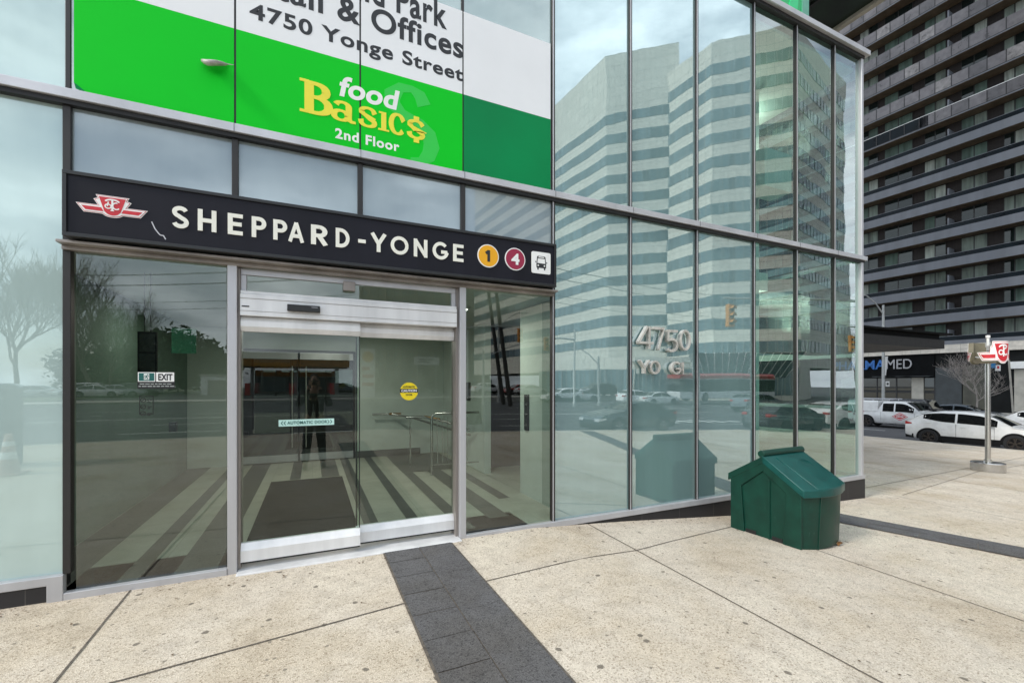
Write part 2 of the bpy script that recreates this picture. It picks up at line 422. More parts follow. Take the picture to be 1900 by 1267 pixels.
# kerbs
kb = MB()
for y0, y1 in zip(ys, ys[1:]):
    a0, a1 = yx(y0), yx(y1)
    kb.add([(a0,y0,gz(a0,y0)+.004),(a0+.16,y0,gz(a0,y0)+.004),(a0+.16,y0,gz(a0,y0)-.45),(a0,y0,gz(a0,y0)-.45),
            (a1,y1,gz(a1,y1)+.004),(a1+.16,y1,gz(a1,y1)+.004),(a1+.16,y1,gz(a1,y1)-.45),(a1,y1,gz(a1,y1)-.45)],
           [(0,1,5,4),(1,2,6,5),(2,3,7,6),(3,0,4,7)])
xk = [-60,-40,-20,-8,0,2.2,3.5,5.3,8.3,14,20,yx(AV_Y)]
for x0, x1 in zip(xk, xk[1:]):
    z0, z1 = gz(x0,AV_Y), gz(x1,AV_Y)
    kb.add([(x0,AV_Y,z0+.004),(x0,AV_Y-.16,z0+.004),(x0,AV_Y-.16,z0-.5),(x1,AV_Y,z1+.004),(x1,AV_Y-.16,z1+.004),(x1,AV_Y-.16,z1-.5)],
           [(0,1,4,3),(1,2,5,4)])
kb.build('kerb', M_kerb, kind='structure')
# the two roads
def rz_(x, y):      # road surface
    return gz(x, y) - .15
xr = [-150,-80,-40,-20,-8,0,2.2,3.5,5.3,8.3,12,16,20,24,28,34,50,90,150]
av = sheet('avenue_road', xr, [-42, -36, -31, -26, -21, -16, AV_Y - .15], 0, M_asph, rz_)
ya = [AV_Y-.16, -6, 0, 6, 12, 20, 32, 50, 80]
mb = MB()
for y in ya:
    for o in (.15, 6, 14, 22, 30.0):
        mb.v.append((yx(y, o), y, -1.41))
for j in range(len(ya)-1):
    for i in range(4): mb.f.append([j*5+i, j*5+i+1, (j+1)*5+i+1, (j+1)*5+i]); mb.m.append(0)
mb.build('cross_street_road', M_asph, kind='structure')
mk = MB()
for k in range(-3, 22):
    for o in (6.4, 9.9, 20.5):
        y0 = k*7.5 - 4; y1 = y0 + 3
        mk.quad((yx(y0,o-.06), y0, -1.405), (yx(y0,o+.06), y0, -1.405), (yx(y1,o+.06), y1, -1.405), (yx(y1,o-.06), y1, -1.405))
for o in (13.4, 13.8):
    mk.quad((yx(-10,o), -10, -1.405), (yx(-10,o+.12), -10, -1.405), (yx(75,o+.12), 75, -1.405), (yx(75,o), 75, -1.405))
for yy in (-14.6, -18.2, -25.6, -29.2):
    for k in range(-14, 8):
        x0 = k*7 + 1; x1 = x0 + 3
        mk.quad((x0, yy-.07, rz_(x0,yy)+.006), (x1, yy-.07, rz_(x1,yy)+.006), (x1, yy+.07, rz_(x1,yy)+.006), (x0, yy+.07, rz_(x0,yy)+.006))
for yy in (-21.8, -22.2):
    for k in range(-20, 6):
        x0 = k*5; x1 = x0 + 5
        mk.quad((x0, yy-.07, rz_(x0,yy)+.006), (x1, yy-.07, rz_(x1,yy)+.006), (x1, yy+.07, rz_(x1,yy)+.006), (x0, yy+.07, rz_(x0,yy)+.006))
for k in range(9):       # zebra bars at the crossing seen in the glass
    x0 = 15 + k*1.25
    mk.quad((x0, -19.5, rz_(x0,-18)+.007), (x0+.55, -19.5, rz_(x0+.55,-18)+.007), (x0+.55, -15.5, rz_(x0+.55,-16)+.007), (x0, -15.5, rz_(x0,-16)+.007))
mk.build('road_markings', M_line, kind='structure')
# far pavements
mb = MB()
for y in ya: mb.v += [(yx(y,30.0), y, -1.27), (yx(y,39), y, -1.20), (yx(y,30.0), y, -1.45)]
for j in range(len(ya)-1):
    mb.f += [[j*3, j*3+1, j*3+4, j*3+3], [j*3+2, j*3, j*3+3, j*3+5]]; mb.m += [0, 0]
mb.build('far_pavement', M_kerb, kind='structure')
fp = MB(); fp.box(-150, 60, -47, -42, -1.3, .0); fp.build('far_avenue_pavement', M_kerb, kind='structure')
M_grass = paint('winter_grass', (.085, .10, .045), .95, 0, .3, 2, bump=.4)
fg = MB(); fg.box(-150, -21, -140, -47, -1.3, .05); fg.build('lawn', M_grass, kind='structure')
fl = MB(); fl.box(-21, 60, -140, -47, -1.3, -.02); fl.build('parking_lot_ground', M_asph, kind='structure')

# paving joints
jt = MB()
JR = random.Random(2)
def joint(a, b, w=.014):
    w *= .72
    a = gnd(*a) if len(a) == 2 else Vector(a); b = gnd(*b) if len(b) == 2 else Vector(b)
    n = max(2, int((b - a).length / .25)); d = (b - a).normalized(); s = Vector((-d.y, d.x, 0)) * w / 2
    pts = [a.lerp(b, i/n) for i in range(n+1)]
    for p, q in zip(pts, pts[1:]):
        for v in (p, q):
            if v.z != -9: v += s * JR.uniform(-.25, .25)
            v.z = gz(v.x, v.y) + .005
        jt.quad(p - s, q - s, q + s, p + s)
def line(p, q, w=.014): joint((p[0], p[1], 0), (q[0], q[1], 0), w)
line((-1.265, -.06), (-1.13, -6), .016)
line((2.905, -.06), (2.62, -9), .016)
line((5.02, -.6), (4.62, -9), .014)
line((-4.5, -1.78), (.60, -1.13), .016)
line((1.24, -1.045), (2.86, -.93), .014); line((2.86, -.93), (4.8, -.47), .014)
line((8.55, .35), (27, 2.8), .022); line((8.55, 1.3), (16, 5.9), .02); line((8.55, 3.6), (26, 6.2), .022); line((8.55, 5.5), (26, 8.6), .025)
line((9.6, -.1), (16.4, 1.1), .018); line((16.6, 1.0), (26.6, 2.0), .02); line((9.4, -8), (9.36, .1), .014); line((8.6, -3.5), (26.5, -2.4), .02)
line((12.6, -9), (13.0, 2.4), .018); line((16.6, 1.0), (17.1, -9), .018); line((21, 2.0), (21.3, -9), .02); line((21, 2), (20.4, 12), .02)
jt.build('paving_joints', M_joint, kind='structure')

# dark granite paver band leading to the door, and the one crossing the plaza
def paver_band(name, p0, p1, w, nw, step, dz=.010):
    d = Vector((p1[0]-p0[0], p1[1]-p0[1])); L = d.length; d.normalize(); s = Vector((-d.y, d.x))
    bed = MB(); n = int(L/.3)
    f = lambda t, u: (p0[0]+d.x*t+s.x*u, p0[1]+d.y*t+s.y*u)
    for i in range(n):
        q = [f(L*i/n, -w/2-.012), f(L*(i+1)/n, -w/2-.012), f(L*(i+1)/n, w/2+.012), f(L*i/n, w/2+.012)]
        bed.quad(*[(x, y, gz(x, y) + dz - .004) for x, y in q])
    b = bed.build(name + '_bed', M_joint, kind='structure')
    mb = MB(); k = 0; t = 0; rr = random.Random(3)
    while t < L:
        for c in range(nw):
            u0 = -w/2 + w*c/nw + .004; u1 = -w/2 + w*(c+1)/nw - .004
            sh = (step/2 if c % 2 else 0)*0 + (.07 if c % 2 else 0)
            t0, t1 = max(0, t + sh - .07 if c % 2 else t) + .004, min(L, t + step + (sh if c % 2 else 0)) - .004
            if t1 - t0 < .03: continue
            q = [f(t0, u0), f(t1, u0), f(t1, u1), f(t0, u1)]
            h = rr.uniform(-.0012, .0012)
            mb.quad(*[(x, y, gz(x, y) + dz + h) for x, y in q])
        t += step
    return mb.build(name, M_paver, kind='structure')
paver_band('paver_band', (.925, -.06), (.945, -8), .64, 2, .32)
paver_band('plaza_paver_band', (8.0, .15), (6.2, -2.0), .36, 2, .42) if False else None
a = gnd(1562, 962); b = gnd(1900, 1027)
dd = (b - a).normalized()
paver_band('plaza_paver_band', (a.x - dd.x*1.2, a.y - dd.y*1.2), (b.x + dd.x*9, b.y + dd.y*9), .56, 2, .5)

# ------------------------------------------------------------------ the glazed station building
ST = thing('station_building', (0, 0, 0), 'two-storey green glass corner building with silver transoms, black granite base and sliding station doors', 'building')
MX = [-3.6, -1.642, -.589, .403, 1.403, 2.467, 3.559, 4.673, 5.799, 6.763, 7.724, 8.453]
TZ0, TZ1, RZ = 3.655, 3.725, 7.08
PR = random.Random(12)
def pane(x0, x1, z0, z1, mat, y=.0, name='glass_pane'):
    mb = MB(); g = .012; tx, tz = PR.uniform(-.0022, .0022), PR.uniform(-.003, .003)
    mb.box(x0+g, x1-g, y, y+.012, z0, z1)           # no pane hangs perfectly true in its frame
    if mat in (M_spand, M_hallg, M_spandL, M_trans): mb.v = [(a, b + tx*(1 if a > (x0+x1)/2 else -1) + tz*(1 if c > (z0+z1)/2 else -1), c) for a, b, c in mb.v]
    return mb.build(name, mat, ST)
pane(MX[0], MX[1], .18, TZ0, M_spandL); pane(MX[0], MX[1], TZ1, RZ, M_spandL)
for i in (5, 6, 7):
    pane(MX[i], MX[i+1], .03, TZ0, M_spand); pane(MX[i], MX[i+1], TZ1, RZ, M_spand)
for i in (8, 9, 10):
    pane(MX[i], MX[i+1], .03, TZ0, M_hallg); pane(MX[i], MX[i+1], TZ1, RZ, M_hallg)
for i in (1, 2, 3, 4):
    pane(MX[i], MX[i+1], 2.64, TZ0, M_trans); pane(MX[i], MX[i+1], TZ1, RZ, M_top)
pane(MX[1]+.03, -.64, .05, 2.60, M_glass); pane(1.43, MX[5]-.02, .04, 2.60, M_glass)

def mullion(x, z0, z1, w=.042, cap=True, y0=-.030):
    mb = MB(); mb.box(x-w/2, x+w/2, y0, .03, z0, z1)
    o = mb.build('mullion', M_dark, ST, bevel=.003)
    if cap:
        c = MB(); c.box(x-w/2+.004, x-w/2+.016, y0-.006, y0, z0, z1); c.build('mullion_cap', M_alu, o)
    return o
for i in range(1, 11):
    x = MX[i]
    lo = {1: .185, 2: 2.64, 3: 2.64, 4: 2.64, 5: .031}.get(i, .031)
    mullion(x, lo, TZ0 - .036, .046 if i < 5 else .038, i >= 5)
    if i in (1, 2, 3, 4): mullion(x, TZ1 + .0, RZ, .03, False, -.012)
    else: mullion(x, TZ1, RZ, .036, True)
c = MB(); c.box(8.43, 8.49, -.05, .05, .0, TZ0-.036); c.box(8.43, 8.49, -.05, .05, TZ1, RZ); c.build('corner_post', M_alu, ST, bevel=.006)
t = MB(); t.box(-3.6, 8.56, -.075, .0, TZ0, TZ1); t.box(8.50, 8.56, .0, 14, TZ0, TZ1)
tr_ = t.build('transom', M_alu, ST, bevel=.004)
t = MB(); t.box(-3.6, 8.52, -.052, .0, TZ0-.036, TZ0-.001); t.build('transom_shadow_gap', M_black, tr_)
for i in range(2, 11):
    t = MB(); t.box(MX[i]-.0015, MX[i]+.0015, -.0775, -.07, TZ0+.001, TZ1-.001); t.build('transom_seam', M_black, tr_)
t = MB(); t.box(-3.6, 8.58, -.11, .25, RZ+.035, RZ+.115); t.box(8.33, 8.58, .25, 14, RZ+.035, RZ+.115); t.build('coping', M_alu, ST, bevel=.003)
t = MB(); t.box(-3.6, 8.50, -.06, .0, RZ-.02, RZ+.034); t.build('coping_shadow_gap', M_black, ST)
t = MB(); t.box(-3.6, 8.3, .26, 14, RZ-.12, RZ+.02); t.build('roof_deck', M_kerb, ST)
# base rails
t = MB(); t.xz([(-3.6, .121), (-1.742, .121), (-1.742, -.03), (-1.652, -.03), (-1.652, .185), (-3.6, .185)], -.055, .0); t.build('base_rail', M_alu, ST, bevel=.004)
t = MB(); t.box(-1.651, -.641, -.055, .0, -.03, .052); t.build('base_rail', M_alu, ST, bevel=.004)
t = MB(); t.box(1.428, 8.53, -.055, .0, -.036, .031); t.build('base_rail', M_alu, ST, bevel=.004)
t = MB(); t.box(8.47, 8.53, .001, 14, -.036, .031); t.build('base_rail', M_alu, ST)
t = MB(); t.box(-3.6, -1.744, -.035, .3, -.4, .112); t.build('granite_plinth', M_gran, ST)
t = MB(); t.box(2.30, 8.55, -.04, .0, -1.2, -.045); t.box(8.2, 8.55, .001, 14, -1.5, -.045); t.build('granite_plinth', M_gran, ST)
# entrance frame
t = MB(); t.box(-.640, -.572, -.05, .16, -.02, 2.60); t.build('door_jamb', M_alu, ST, bevel=.004)
t = MB(); t.box(-.571, -.553, .0, .16, -.02, 2.60); t.build('door_jamb_track', M_flash, ST)
t = MB(); t.box(1.362, 1.427, -.05, .16, -.02, 2.60); t.build('door_jamb', M_alu, ST, bevel=.004)
t = MB(); t.box(1.335, 1.361, .0, .16, -.02, 2.60); t.build('door_jamb_track', M_flash, ST)
t = MB(); t.box(-1.66, 2.46, -.14, -.0, 2.585, 2.606); t.box(-1.66, 2.46, -.06, .0, 2.555, 2.584); t.build('head_flashing', M_flash, ST, bevel=.003)
t = MB(); t.box(-.552, 1.334, .01, .05, 2.50, 2.553); t.box(-.552, -.51, .01, .05, 2.362, 2.499); t.box(1.29, 1.334, .01, .05, 2.362, 2.499); t.build('transom_light_frame', M_alu, ST, bevel=.003)
pane(-.52, 1.30, 2.36, 2.502, M_glass, .03, 'transom_light')
hd = MB(); hd.xz([(-.552, 2.150), (1.334, 2.150), (1.334, 2.332), (-.552, 2.332)], -.035, .15); hd.box(-.552, 1.334, -.02, .15, 2.333, 2.361)
HD = hd.build('door_header', M_door, ST, bevel=.004)
s = MB(); s.box(-.552, 1.334, -.0375, -.036, 2.292, 2.297); s.box(-.552, 1.334, -.0375, -.036, 2.188, 2.191); s.build('header_groove', M_flash, HD)
s = MB(); p0 = fac(533, 572, -.06); p1 = fac(594, 577, -.06)
s.box(p0.x, p1.x, -.085, -.036, 2.205, 2.262); s.build('motion_sensor', M_blackp, HD, bevel=.006)
s = MB(); s.box(p1.x-.07, p1.x-.02, -.0868, -.0855, 2.243, 2.247); s.build('sensor_mark', M_alu, HD)
s = MB(); s.box(-.54, -.485, -.0385, -.036, 2.222, 2.232); s.build('header_slot', M_blackp, HD)
s = MB(); s.box(.255, .36, -.03, .02, 2.43, 2.515); s.build('door_closer_box', M_flash, ST, bevel=.004)
def leaf(x0, x1, y, yb):
    mb = MB()
    mb.yz([(y, 2.148), (y-.028, 2.105), (y-.028, 2.062), (y-.004, 2.02), (yb, 2.02), (yb, 2.148)], x0, x1)
    top = mb.build('top_rail', M_door, None, bevel=.002)
    root = top; root.parent = ST; root.name = 'door_leaf'
    b = MB(); b.yz([(y, .225), (y-.03, .168), (y-.03, .072), (yb, .072), (yb, .225)], x0, x1); b.build('bottom_rail', M_door, root, bevel=.002)
    g = MB(); g.box(x0+.004, x1-.004, (y+yb)/2-.005, (y+yb)/2+.005, .225, 2.02); g.build('glass', M_doorg, root)
    k = MB(); k.box(x1-.006 if x0 < 0 else x0, x1 if x0 < 0 else x0+.012, y+.004, yb-.004, .226, 2.019); k.build('edge_seal', M_blackp, root)
    q = MB(); q.box(x0, x1, y+.01, yb-.01, .045, .071); q.build('floor_brush', M_blackp, root)
    return root
leaf(-.552, .405, .015, .055); leaf(.375, 1.334, .085, .125)
s = MB(); s.box(-.572, 1.36, -.12, .20, -.06, .014); s.build('threshold', M_door, ST, bevel=.006)

# ---- rooms behind the glass
def part(name, mat, *boxes):
    mb = MB()
    for b in boxes: mb.box(*b)
    return mb.build(name, mat, ST)
fl = MB(); fl.box(-2.1, 5.66, .06, 5.6, -.05, .0); fl.build('vestibule_floor', M_fl, kind='structure')
for x0, x1, y0, y1 in ((-2.09,-1.73,.1,5.5), (-1.42,-1.28,.1,5.5), (-1.05,-.74,.1,5.5), (-.34,-.18,3.7,5.5), (.14,.42,3.7,5.5), (.52,.68,.3,5.5), (.996,1.13,.2,5.5), (1.455,1.62,.2,3.5), (1.88,2.13,.45,5.5), (2.32,2.48,1.2,5.5)):
    s = MB(); s.quad((x0,y0,.004),(x1,y0,.004),(x1,y1,.004),(x0,y1,.004)); s.build('floor_stripe', M_fd, kind='structure')
s = MB(); s.quad((1.45,3.5,.006),(2.6,3.5,.006),(2.6,5.5,.006),(1.45,5.5,.006)); s.build('tactile_floor_patch', M_fd, kind='structure')
part('vestibule_ceiling', M_ceil, (-2.1, 5.66, .06, 5.6, 2.64, 2.72))
part('vestibule_wall', paint('interior_dark_green', (.14,.20,.165), .7, 0, .1, 2), (-2.2, -2.1, .06, 5.6, 0, 2.63))
part('vestibule_wall', M_white, (-2.1, -1.32, 5.5, 5.6, 0, 2.63))
part('vestibule_wall', M_white, (.82, 2.74, 5.5, 5.6, 0, 2.63), (-1.32, .82, 5.5, 5.6, 2.25, 2.63))
part('vestibule_skirting', M_fd, (.82, 2.2, 5.47, 5.499, 0, .14))
part('vestibule_wall', M_white, (2.74, 2.86, .75, 1.41, 0, 2.63), (2.74, 2.86, 2.86, 5.5, 0, 2.63))
part('vestibule_wall', M_wallg, (2.74, 2.86, .06, .749, 0, 2.63))  # this end of the white wall coloured grey to stand for its shade
part('lift_lobby_wall', M_dark, (3.9, 4.0, .9, 3.6, 0, 2.63), (2.87, 3.9, .9, 1.0, 0, 2.63), (2.87, 3.9, 3.3, 3.4, 0, 2.63))
part('hall_wall', M_white, (5.66, 5.74, .06, 8.0, -.04, 7.0))
part('hall_wall', M_white, (5.75, 7.1, 8.0, 8.1, 0, 7.0))
part('hall_floor', M_fl, (5.75, 8.4, .06, 8.0, -.06, -.02))
part('hall_upper_floor', M_white, (5.75, 8.4, 1.6, 8.0, 3.45, 3.8))
part('hall_column', M_white, (7.15, 7.45, 1.1, 1.4, 0, 6.9))
part('hall_column', M_wallg, (6.2, 6.55, 2.6, 2.95, 0, 6.9))
part('hall_bulkhead', M_white, (5.75, 6.55, .5, .9, 5.25, 5.9))
part('hall_bulkhead', M_white, (6.9, 7.6, .6, 1.0, 4.9, 5.55))
part('hall_beam', M_ceil, (5.75, 8.4, 2.2, 2.35, 2.55, 2.75), (5.75, 8.4, 1.7, 1.85, 6.2, 6.45))
part('hall_roof_soffit', M_wallg, (5.75, 8.4, .06, 8.0, 6.9, 6.95))
# side elevation with its mullions, so that the street shows through the corner
for k in range(7):
    y0 = .05 + k*2.0; y1 = y0 + 1.98
    s = MB(); s.box(8.44, 8.452, y0+.02, y1-.02, .03, TZ0); s.box(8.44, 8.452, y0+.02, y1-.02, TZ1, RZ); s.build('side_glass_pane', M_sideg, ST)
    s = MB(); s.box(8.40, 8.49, y1-.02, y1+.04, .03, TZ0-.01); s.box(8.40, 8.49, y1-.02, y1+.04, TZ1, RZ); s.build('side_mullion', M_alu, ST)
part('rear_block', M_wallg, (-3.6, 8.3, 14, 15, -1.5, 7.0), (-3.75, -3.62, .1, 14, -1, 7.0))
# the upper block oversailing the roof
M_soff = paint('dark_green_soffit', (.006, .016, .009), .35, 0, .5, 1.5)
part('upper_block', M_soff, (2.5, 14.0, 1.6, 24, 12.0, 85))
for k in range(9):
    s = MB(); s.xy([(3.2+k*1.15, 1.7), (3.3+k*1.15, 1.7), (5.6+k*.95, 21), (5.5+k*.95, 21)], 11.95, 11.999); s.build('soffit_rib', M_signed, ST)
part('soffit_edge_trim', M_kerb, (13.9, 14.06, 1.5, 22, 11.9, 12.0))
part('upper_block_column', M_kerb, (9.5, 10.1, 14, 14.6, 0, 12), (4.0, 4.6, 14.5, 15.1, 7, 12))
# warm lamp glowing behind the transom light and the even ceiling lamps of the vestibule
M_warm = lamp_mat('warm_lamp', (1, .62, .28), 5.0); M_cool = lamp_mat('ceiling_lamp', (1, .95, .85), 3.2)
def ceiling_lamp(x, y, lab, mat):
    r = thing('ceiling_light', (x, y, 2.64), lab, 'ceiling light')
    h = MB(); h.lathe([(.10, 0), (.10, -.03), (.075, -.035)]); h.build('housing', M_alu, r, smooth=40)
    d = MB(); d.lathe([(.07, -.034), (.05, -.05), (.0, -.055)]); d.build('diffuser', mat, r, smooth=40)
ceiling_lamp(-.95, 3.0, 'warm round ceiling lamp glowing behind the transom light over the sliding door', M_warm)
for x, y, lab in ((.55, 4.4, 'round ceiling lamp above the tall-handled inner doors'), (1.9, 1.5, 'round ceiling lamp beside the lift lobby opening')):
    ceiling_lamp(x, y, lab, M_cool)
def area(name, loc, size, energy, col=(1, .95, .86), up=False):
    l = bpy.data.lights.new(name, 'AREA'); l.energy = energy; l.size = size; l.color = col
    o = bpy.data.objects.new(name, l); COL.objects.link(o); o.location = loc
    if up: o.rotation_euler = (math.pi, 0, 0)      # added uplight, hidden on a ledge, bouncing off the ceiling
for x, y, e_ in ((.3, 3.9, 16), (1.9, 1.6, 13), (-1.4, 2.4, 6)): area('vestibule_lamp', (x, y, 2.56), .35, e_)
area('hall_fill', (7.25, .80, 5.58), .34, 4, up=True)  # added fill lights without fixtures, only to brighten the hall
for x in (6.2, 7.0, 7.8): area('hall_fill', (x, 2.275, 2.78), .14, 26, up=True)
for x in (6.6, 7.2, 7.8): area('hall_fill', (x, 1.775, 6.47), .14, 12, up=True)
# ------------------------------------------------------------------ station name sign
SY0 = -.20
SG = thing('station_sign', (.4, 0, 2.62), 'long black station name sign with white letters above the sliding doors', 'sign')
def loc(mb, r):            # shift world-built geometry into the frame of its root
    mb.v = [(v[0]-r.location.x, v[1]-r.location.y, v[2]-r.location.z) for v in mb.v]; return mb
def on(mb, name, mat, r, **k): return loc(mb, r).build(name, mat, r, **k)
mb = MB(); mb.box(-1.575, 2.375, SY0+.006, -.005, 2.645, 3.055); on(mb, 'panel', M_signbk, SG)
mb = MB()
for b in ((-1.60, 2.40, 3.055, 3.082), (-1.60, 2.40, 2.618, 2.645)): mb.box(b[0], b[1], SY0-.006, -.003, b[2], b[3])
mb.box(-1.60, -1.575, SY0-.006, -.003, 2.6451, 3.0549); mb.box(2.375, 2.40, SY0-.006, -.003, 2.6451, 3.0549)
on(mb, 'frame', M_signed, SG, bevel=.003)

def emblem(cx, cz, hw, y, parent=None, root=None, flip=1):
    """winged shield; returns nothing, adds parts to root"""
    def P(pts, k=1.0): return [(cx + a*hw, cz + b*hw) for a, b in pts]
    def sym(h): return h + [(-a, b) for a, b in reversed(h) if abs(a) > 1e-6]
    outer = sym([(0,.366),(.47,.366),(.415,.25),(.53,.20),(.41,.0),(1.0,.0),(.79,-.30),(.29,-.30),(.20,-.365),(.10,-.395),(0,-.40)])
    key   = sym([(0,.345),(.44,.345),(.385,.235),(.495,.185),(.375,-.018),(.965,-.018),(.775,-.282),(.28,-.282),(.19,-.345),(.09,-.373),(0,-.38)])
    inner = sym([(0,.33),(.42,.33),(.365,.225),(.475,.175),(.355,-.033),(.94,-.033),(.765,-.268),(.275,-.268),(.18,-.33),(.085,-.357),(0,-.363)])
    shield = sym([(0,.30),(.375,.30),(.225,-.20),(.14,-.29),(.07,-.32),(0,-.33)])
    wing = [(.31,-.085),(.85,-.085),(.735,-.215),(.245,-.215)]
    parts = [('emblem_edge', M_wh, outer, 0), ('emblem_keyline', M_red, key, 1), ('emblem_field', M_wh, inner, 2), ('emblem_shield', M_red, shield, 3)]
    for nm, mt, pts, lv in parts:
        mb = MB(); mb.xz(P(pts), y-.003-.0015*lv, y); on(mb, nm, mt, root)
    for s in (1, -1):
        mb = MB(); mb.xz([(cx+s*a*hw, cz+b*hw) for a, b in wing], y-.0075, y); on(mb, 'emblem_wing', M_red, root)
    mb = MB(); kw = dict(ox=cx, oz=cz, sx=hw, sz=hw, y0=y-.0095, y1=y)
    stroke(mb, arc(0, .13, .20, .10, 165, 15, 10), .05, **kw)
    stroke(mb, [(0,.22),(0,-.16)], .055, **kw); stroke(mb, [(-.05,-.16),(.05,-.16)], .03, **kw)
    stroke(mb, [(-.11,.14),(-.14,-.02)], .035, **kw); stroke(mb, arc(-.115, -.02, .085, .075, 0, 360, 14), .035, **kw)
    stroke(mb, arc(.11, .01, .10, .115, 70, 320, 14), .04, **kw)
    on(mb, 'emblem_monogram', M_wh, root)
a = fac(140, 385, SY0); b = fac(274, 401, SY0); t0 = fac(207, 368, SY0); t1 = fac(207, 404, SY0)
emblem((a.x+b.x)/2, fac(207, 383, SY0).z, (b.x-a.x)/2, SY0+.006, root=SG)

# geometric capitals, one stroke width, built letter by letter (unit cap height)
W = .185
LET = {
 'S': (.62, [arc(.31,.735,.225,.175,20,180,10)[0:] + arc(.31,.735,.225,.19,180,250,5)[1:] + arc(.31,.27,.235,.19,70,0,5) + arc(.31,.27,.235,.185,0,-165,12)[1:]]),
 'H': (.70, [[(.09,0),(.09,1)], [(.61,0),(.61,1)], [(.09,.5),(.61,.5)]]),
 'E': (.55, [[(.09,0),(.09,1)], [(.09,.908),(.55,.908)], [(.09,.51),(.51,.51)], [(.09,.092),(.55,.092)]]),
 'P': (.58, [[(.09,0),(.09,1)], [(.09,.908),(.30,.908)] + arc(.30,.69,.20,.218,90,-90,12) + [(.09,.472)]]),
 'A': (.80, [[(.08,0),(.40,.97)], [(.40,.97),(.72,0)], [(.2,.30),(.6,.30)]]),
 'R': (.62, [[(.09,0),(.09,1)], [(.09,.908),(.30,.908)] + arc(.30,.69,.20,.218,90,-90,12) + [(.09,.472)], [(.28,.47),(.53,0)]]),
 'D': (.70, [[(.09,0),(.09,1)], [(.09,.908),(.24,.908)] + arc(.24,.5,.36,.408,90,-90,16) + [(.09,.092)]]),
 '-': (.40, [[(.0,.47),(.40,.47)]]),
 'Y': (.76, [[(.07,1),(.38,.44)], [(.69,1),(.38,.44)], [(.38,.5),(.38,0)]]),
 'O': (1.0, [arc(.5,.5,.408,.408,0,360,32)]),
 'N': (.74, [[(.09,0),(.09,1)], [(.09,.93),(.65,.07)], [(.65,0),(.65,1)]]),
 'G': (.86, [arc(.47,.5,.385,.408,42,350,24) + [(.855,.44)], [(.50,.44),(.86,.44)]]),
}
XL = [('S',319.6,349.5),('H',367,401.5),('E',422.6,450.5),('P',467,493.6),('P',507,532.5),('A',535,564),('R',577,609),('D',623,649),('-',664.6,678.6),('Y',688,717),('O',725,758),('N',768,793),('G',803,830),('E',841,860)]
zb = (fac(385, 431, SY0).z + fac(850, 483.5, SY0).z)/2 - .002; zt = (fac(385, 391, SY0).z + fac(850, 453.5, SY0).z)/2 + .002
for ch, a, b in XL:
    xa, xb = fac(a, 430, SY0).x, fac(b, 430, SY0).x
    w, sts = LET[ch]; hz = zt - zb; mb = MB(); sx = (xb-xa)/w
    for st in sts: stroke(mb, st, W*.98, W, xa, zb, sx, hz, SY0-.001, SY0+.006)
    on(mb, 'letter', M_ivory, SG)
# route bullets and the bus pictogram
def disc(cx, cz, r, y, n=40): return [(cx + r*math.cos(2*math.pi*i/n), cz + r*math.sin(2*math.pi*i/n)) for i in range(n)]
for a, b, cy_, mt, num, nm_ in ((886, 925.6, 475, M_amber, '1', M_btext), (937, 974.6, 481, M_maroon, '4', M_wh)):
    p0, p1 = fac(a, cy_, SY0), fac(b, cy_, SY0); cx = (p0.x+p1.x)/2; cz = fac((a+b)/2, cy_, SY0).z; r = (p1.x-p0.x)/2
    mb = MB(); mb.xz(disc(cx, cz, r, 0), SY0-.001, SY0+.006); o = on(mb, 'route_bullet', M_wh, SG)
    mb = MB(); mb.xz(disc(cx, cz, r*.915, 0), SY0-.0025, SY0); on(mb, 'bullet_field', mt, o) if False else loc(mb, SG).build('bullet_field', mt, o)
    mb = MB()
    if num == '1':
        for st in ([(.03,-.5),(.03,.5)], [(.03,.42),(-.24,.2)]): stroke(mb, st, .25, None, cx, cz, r, r, SY0-.004, SY0-.002)
    else: text(mb, num, cx-r*.40, cx+r*.40, cz-r*.50, cz+r*.50, SY0-.0035, .002, .035)
    loc(mb, SG).build('bullet_number', nm_, o)
p0, p1 = fac(986.5, 487, SY0), fac(1021.5, 487, SY0); x0, x1 = p0.x, p1.x; cz = fac(1004, 488, SY0).z; h = (x1-x0)/2; cx = (x0+x1)/2
rr = .16*h; pts = []
for qx, qz, a0 in ((1,1,0), (-1,1,90), (-1,-1,180), (1,-1,270)): pts += arc(cx+qx*(h-rr), cz+qz*(h-rr), rr, rr, a0, a0+90, 6)
mb = MB(); mb.xz(pts, SY0-.001, SY0+.006); BP = on(mb, 'bus_pictogram', M_wh, SG)
bk = MB(); Pz = lambda pts: [(cx+a*h, cz+b*h) for a, b in pts]
bk.xz(Pz([(-.50,-.05),(.50,-.05),(.52,-.18),(.50,-.48),(-.50,-.48),(-.52,-.18)]), SY0-.0025, SY0)
for s in (-1, 1):
    bk.xz(Pz([(s*.50,-.05),(s*.42,-.05),(s*.36,.58),(s*.44,.55)]), SY0-.0025, SY0)
    bk.xz(Pz([(s*.42,-.482),(s*.28,-.482),(s*.28,-.66),(s*.42,-.66)]), SY0-.0025, SY0)
    bk.xz(Pz([(s*.54,.12),(s*.62,.12),(s*.62,-.02),(s*.54,-.02)]), SY0-.0025, SY0)
bk.xz(Pz([(-.44,.55),(-.36,.62),(.36,.62),(.44,.55),(.42,.40),(-.42,.40)]), SY0-.0028, SY0)
loc(bk, SG).build('bus_body', M_btext, BP)
bk = MB()
for s in (-1, 1): bk.xz(disc(cx+s*.33*h, cz-.26*h, .075*h, 0, 12), SY0-.0035, SY0)
bk.xz(Pz([(-.28,.56),(.28,.56),(.30,.47),(-.30,.47)]), SY0-.004, SY0)
loc(bk, SG).build('bus_lamp', M_wh, BP)
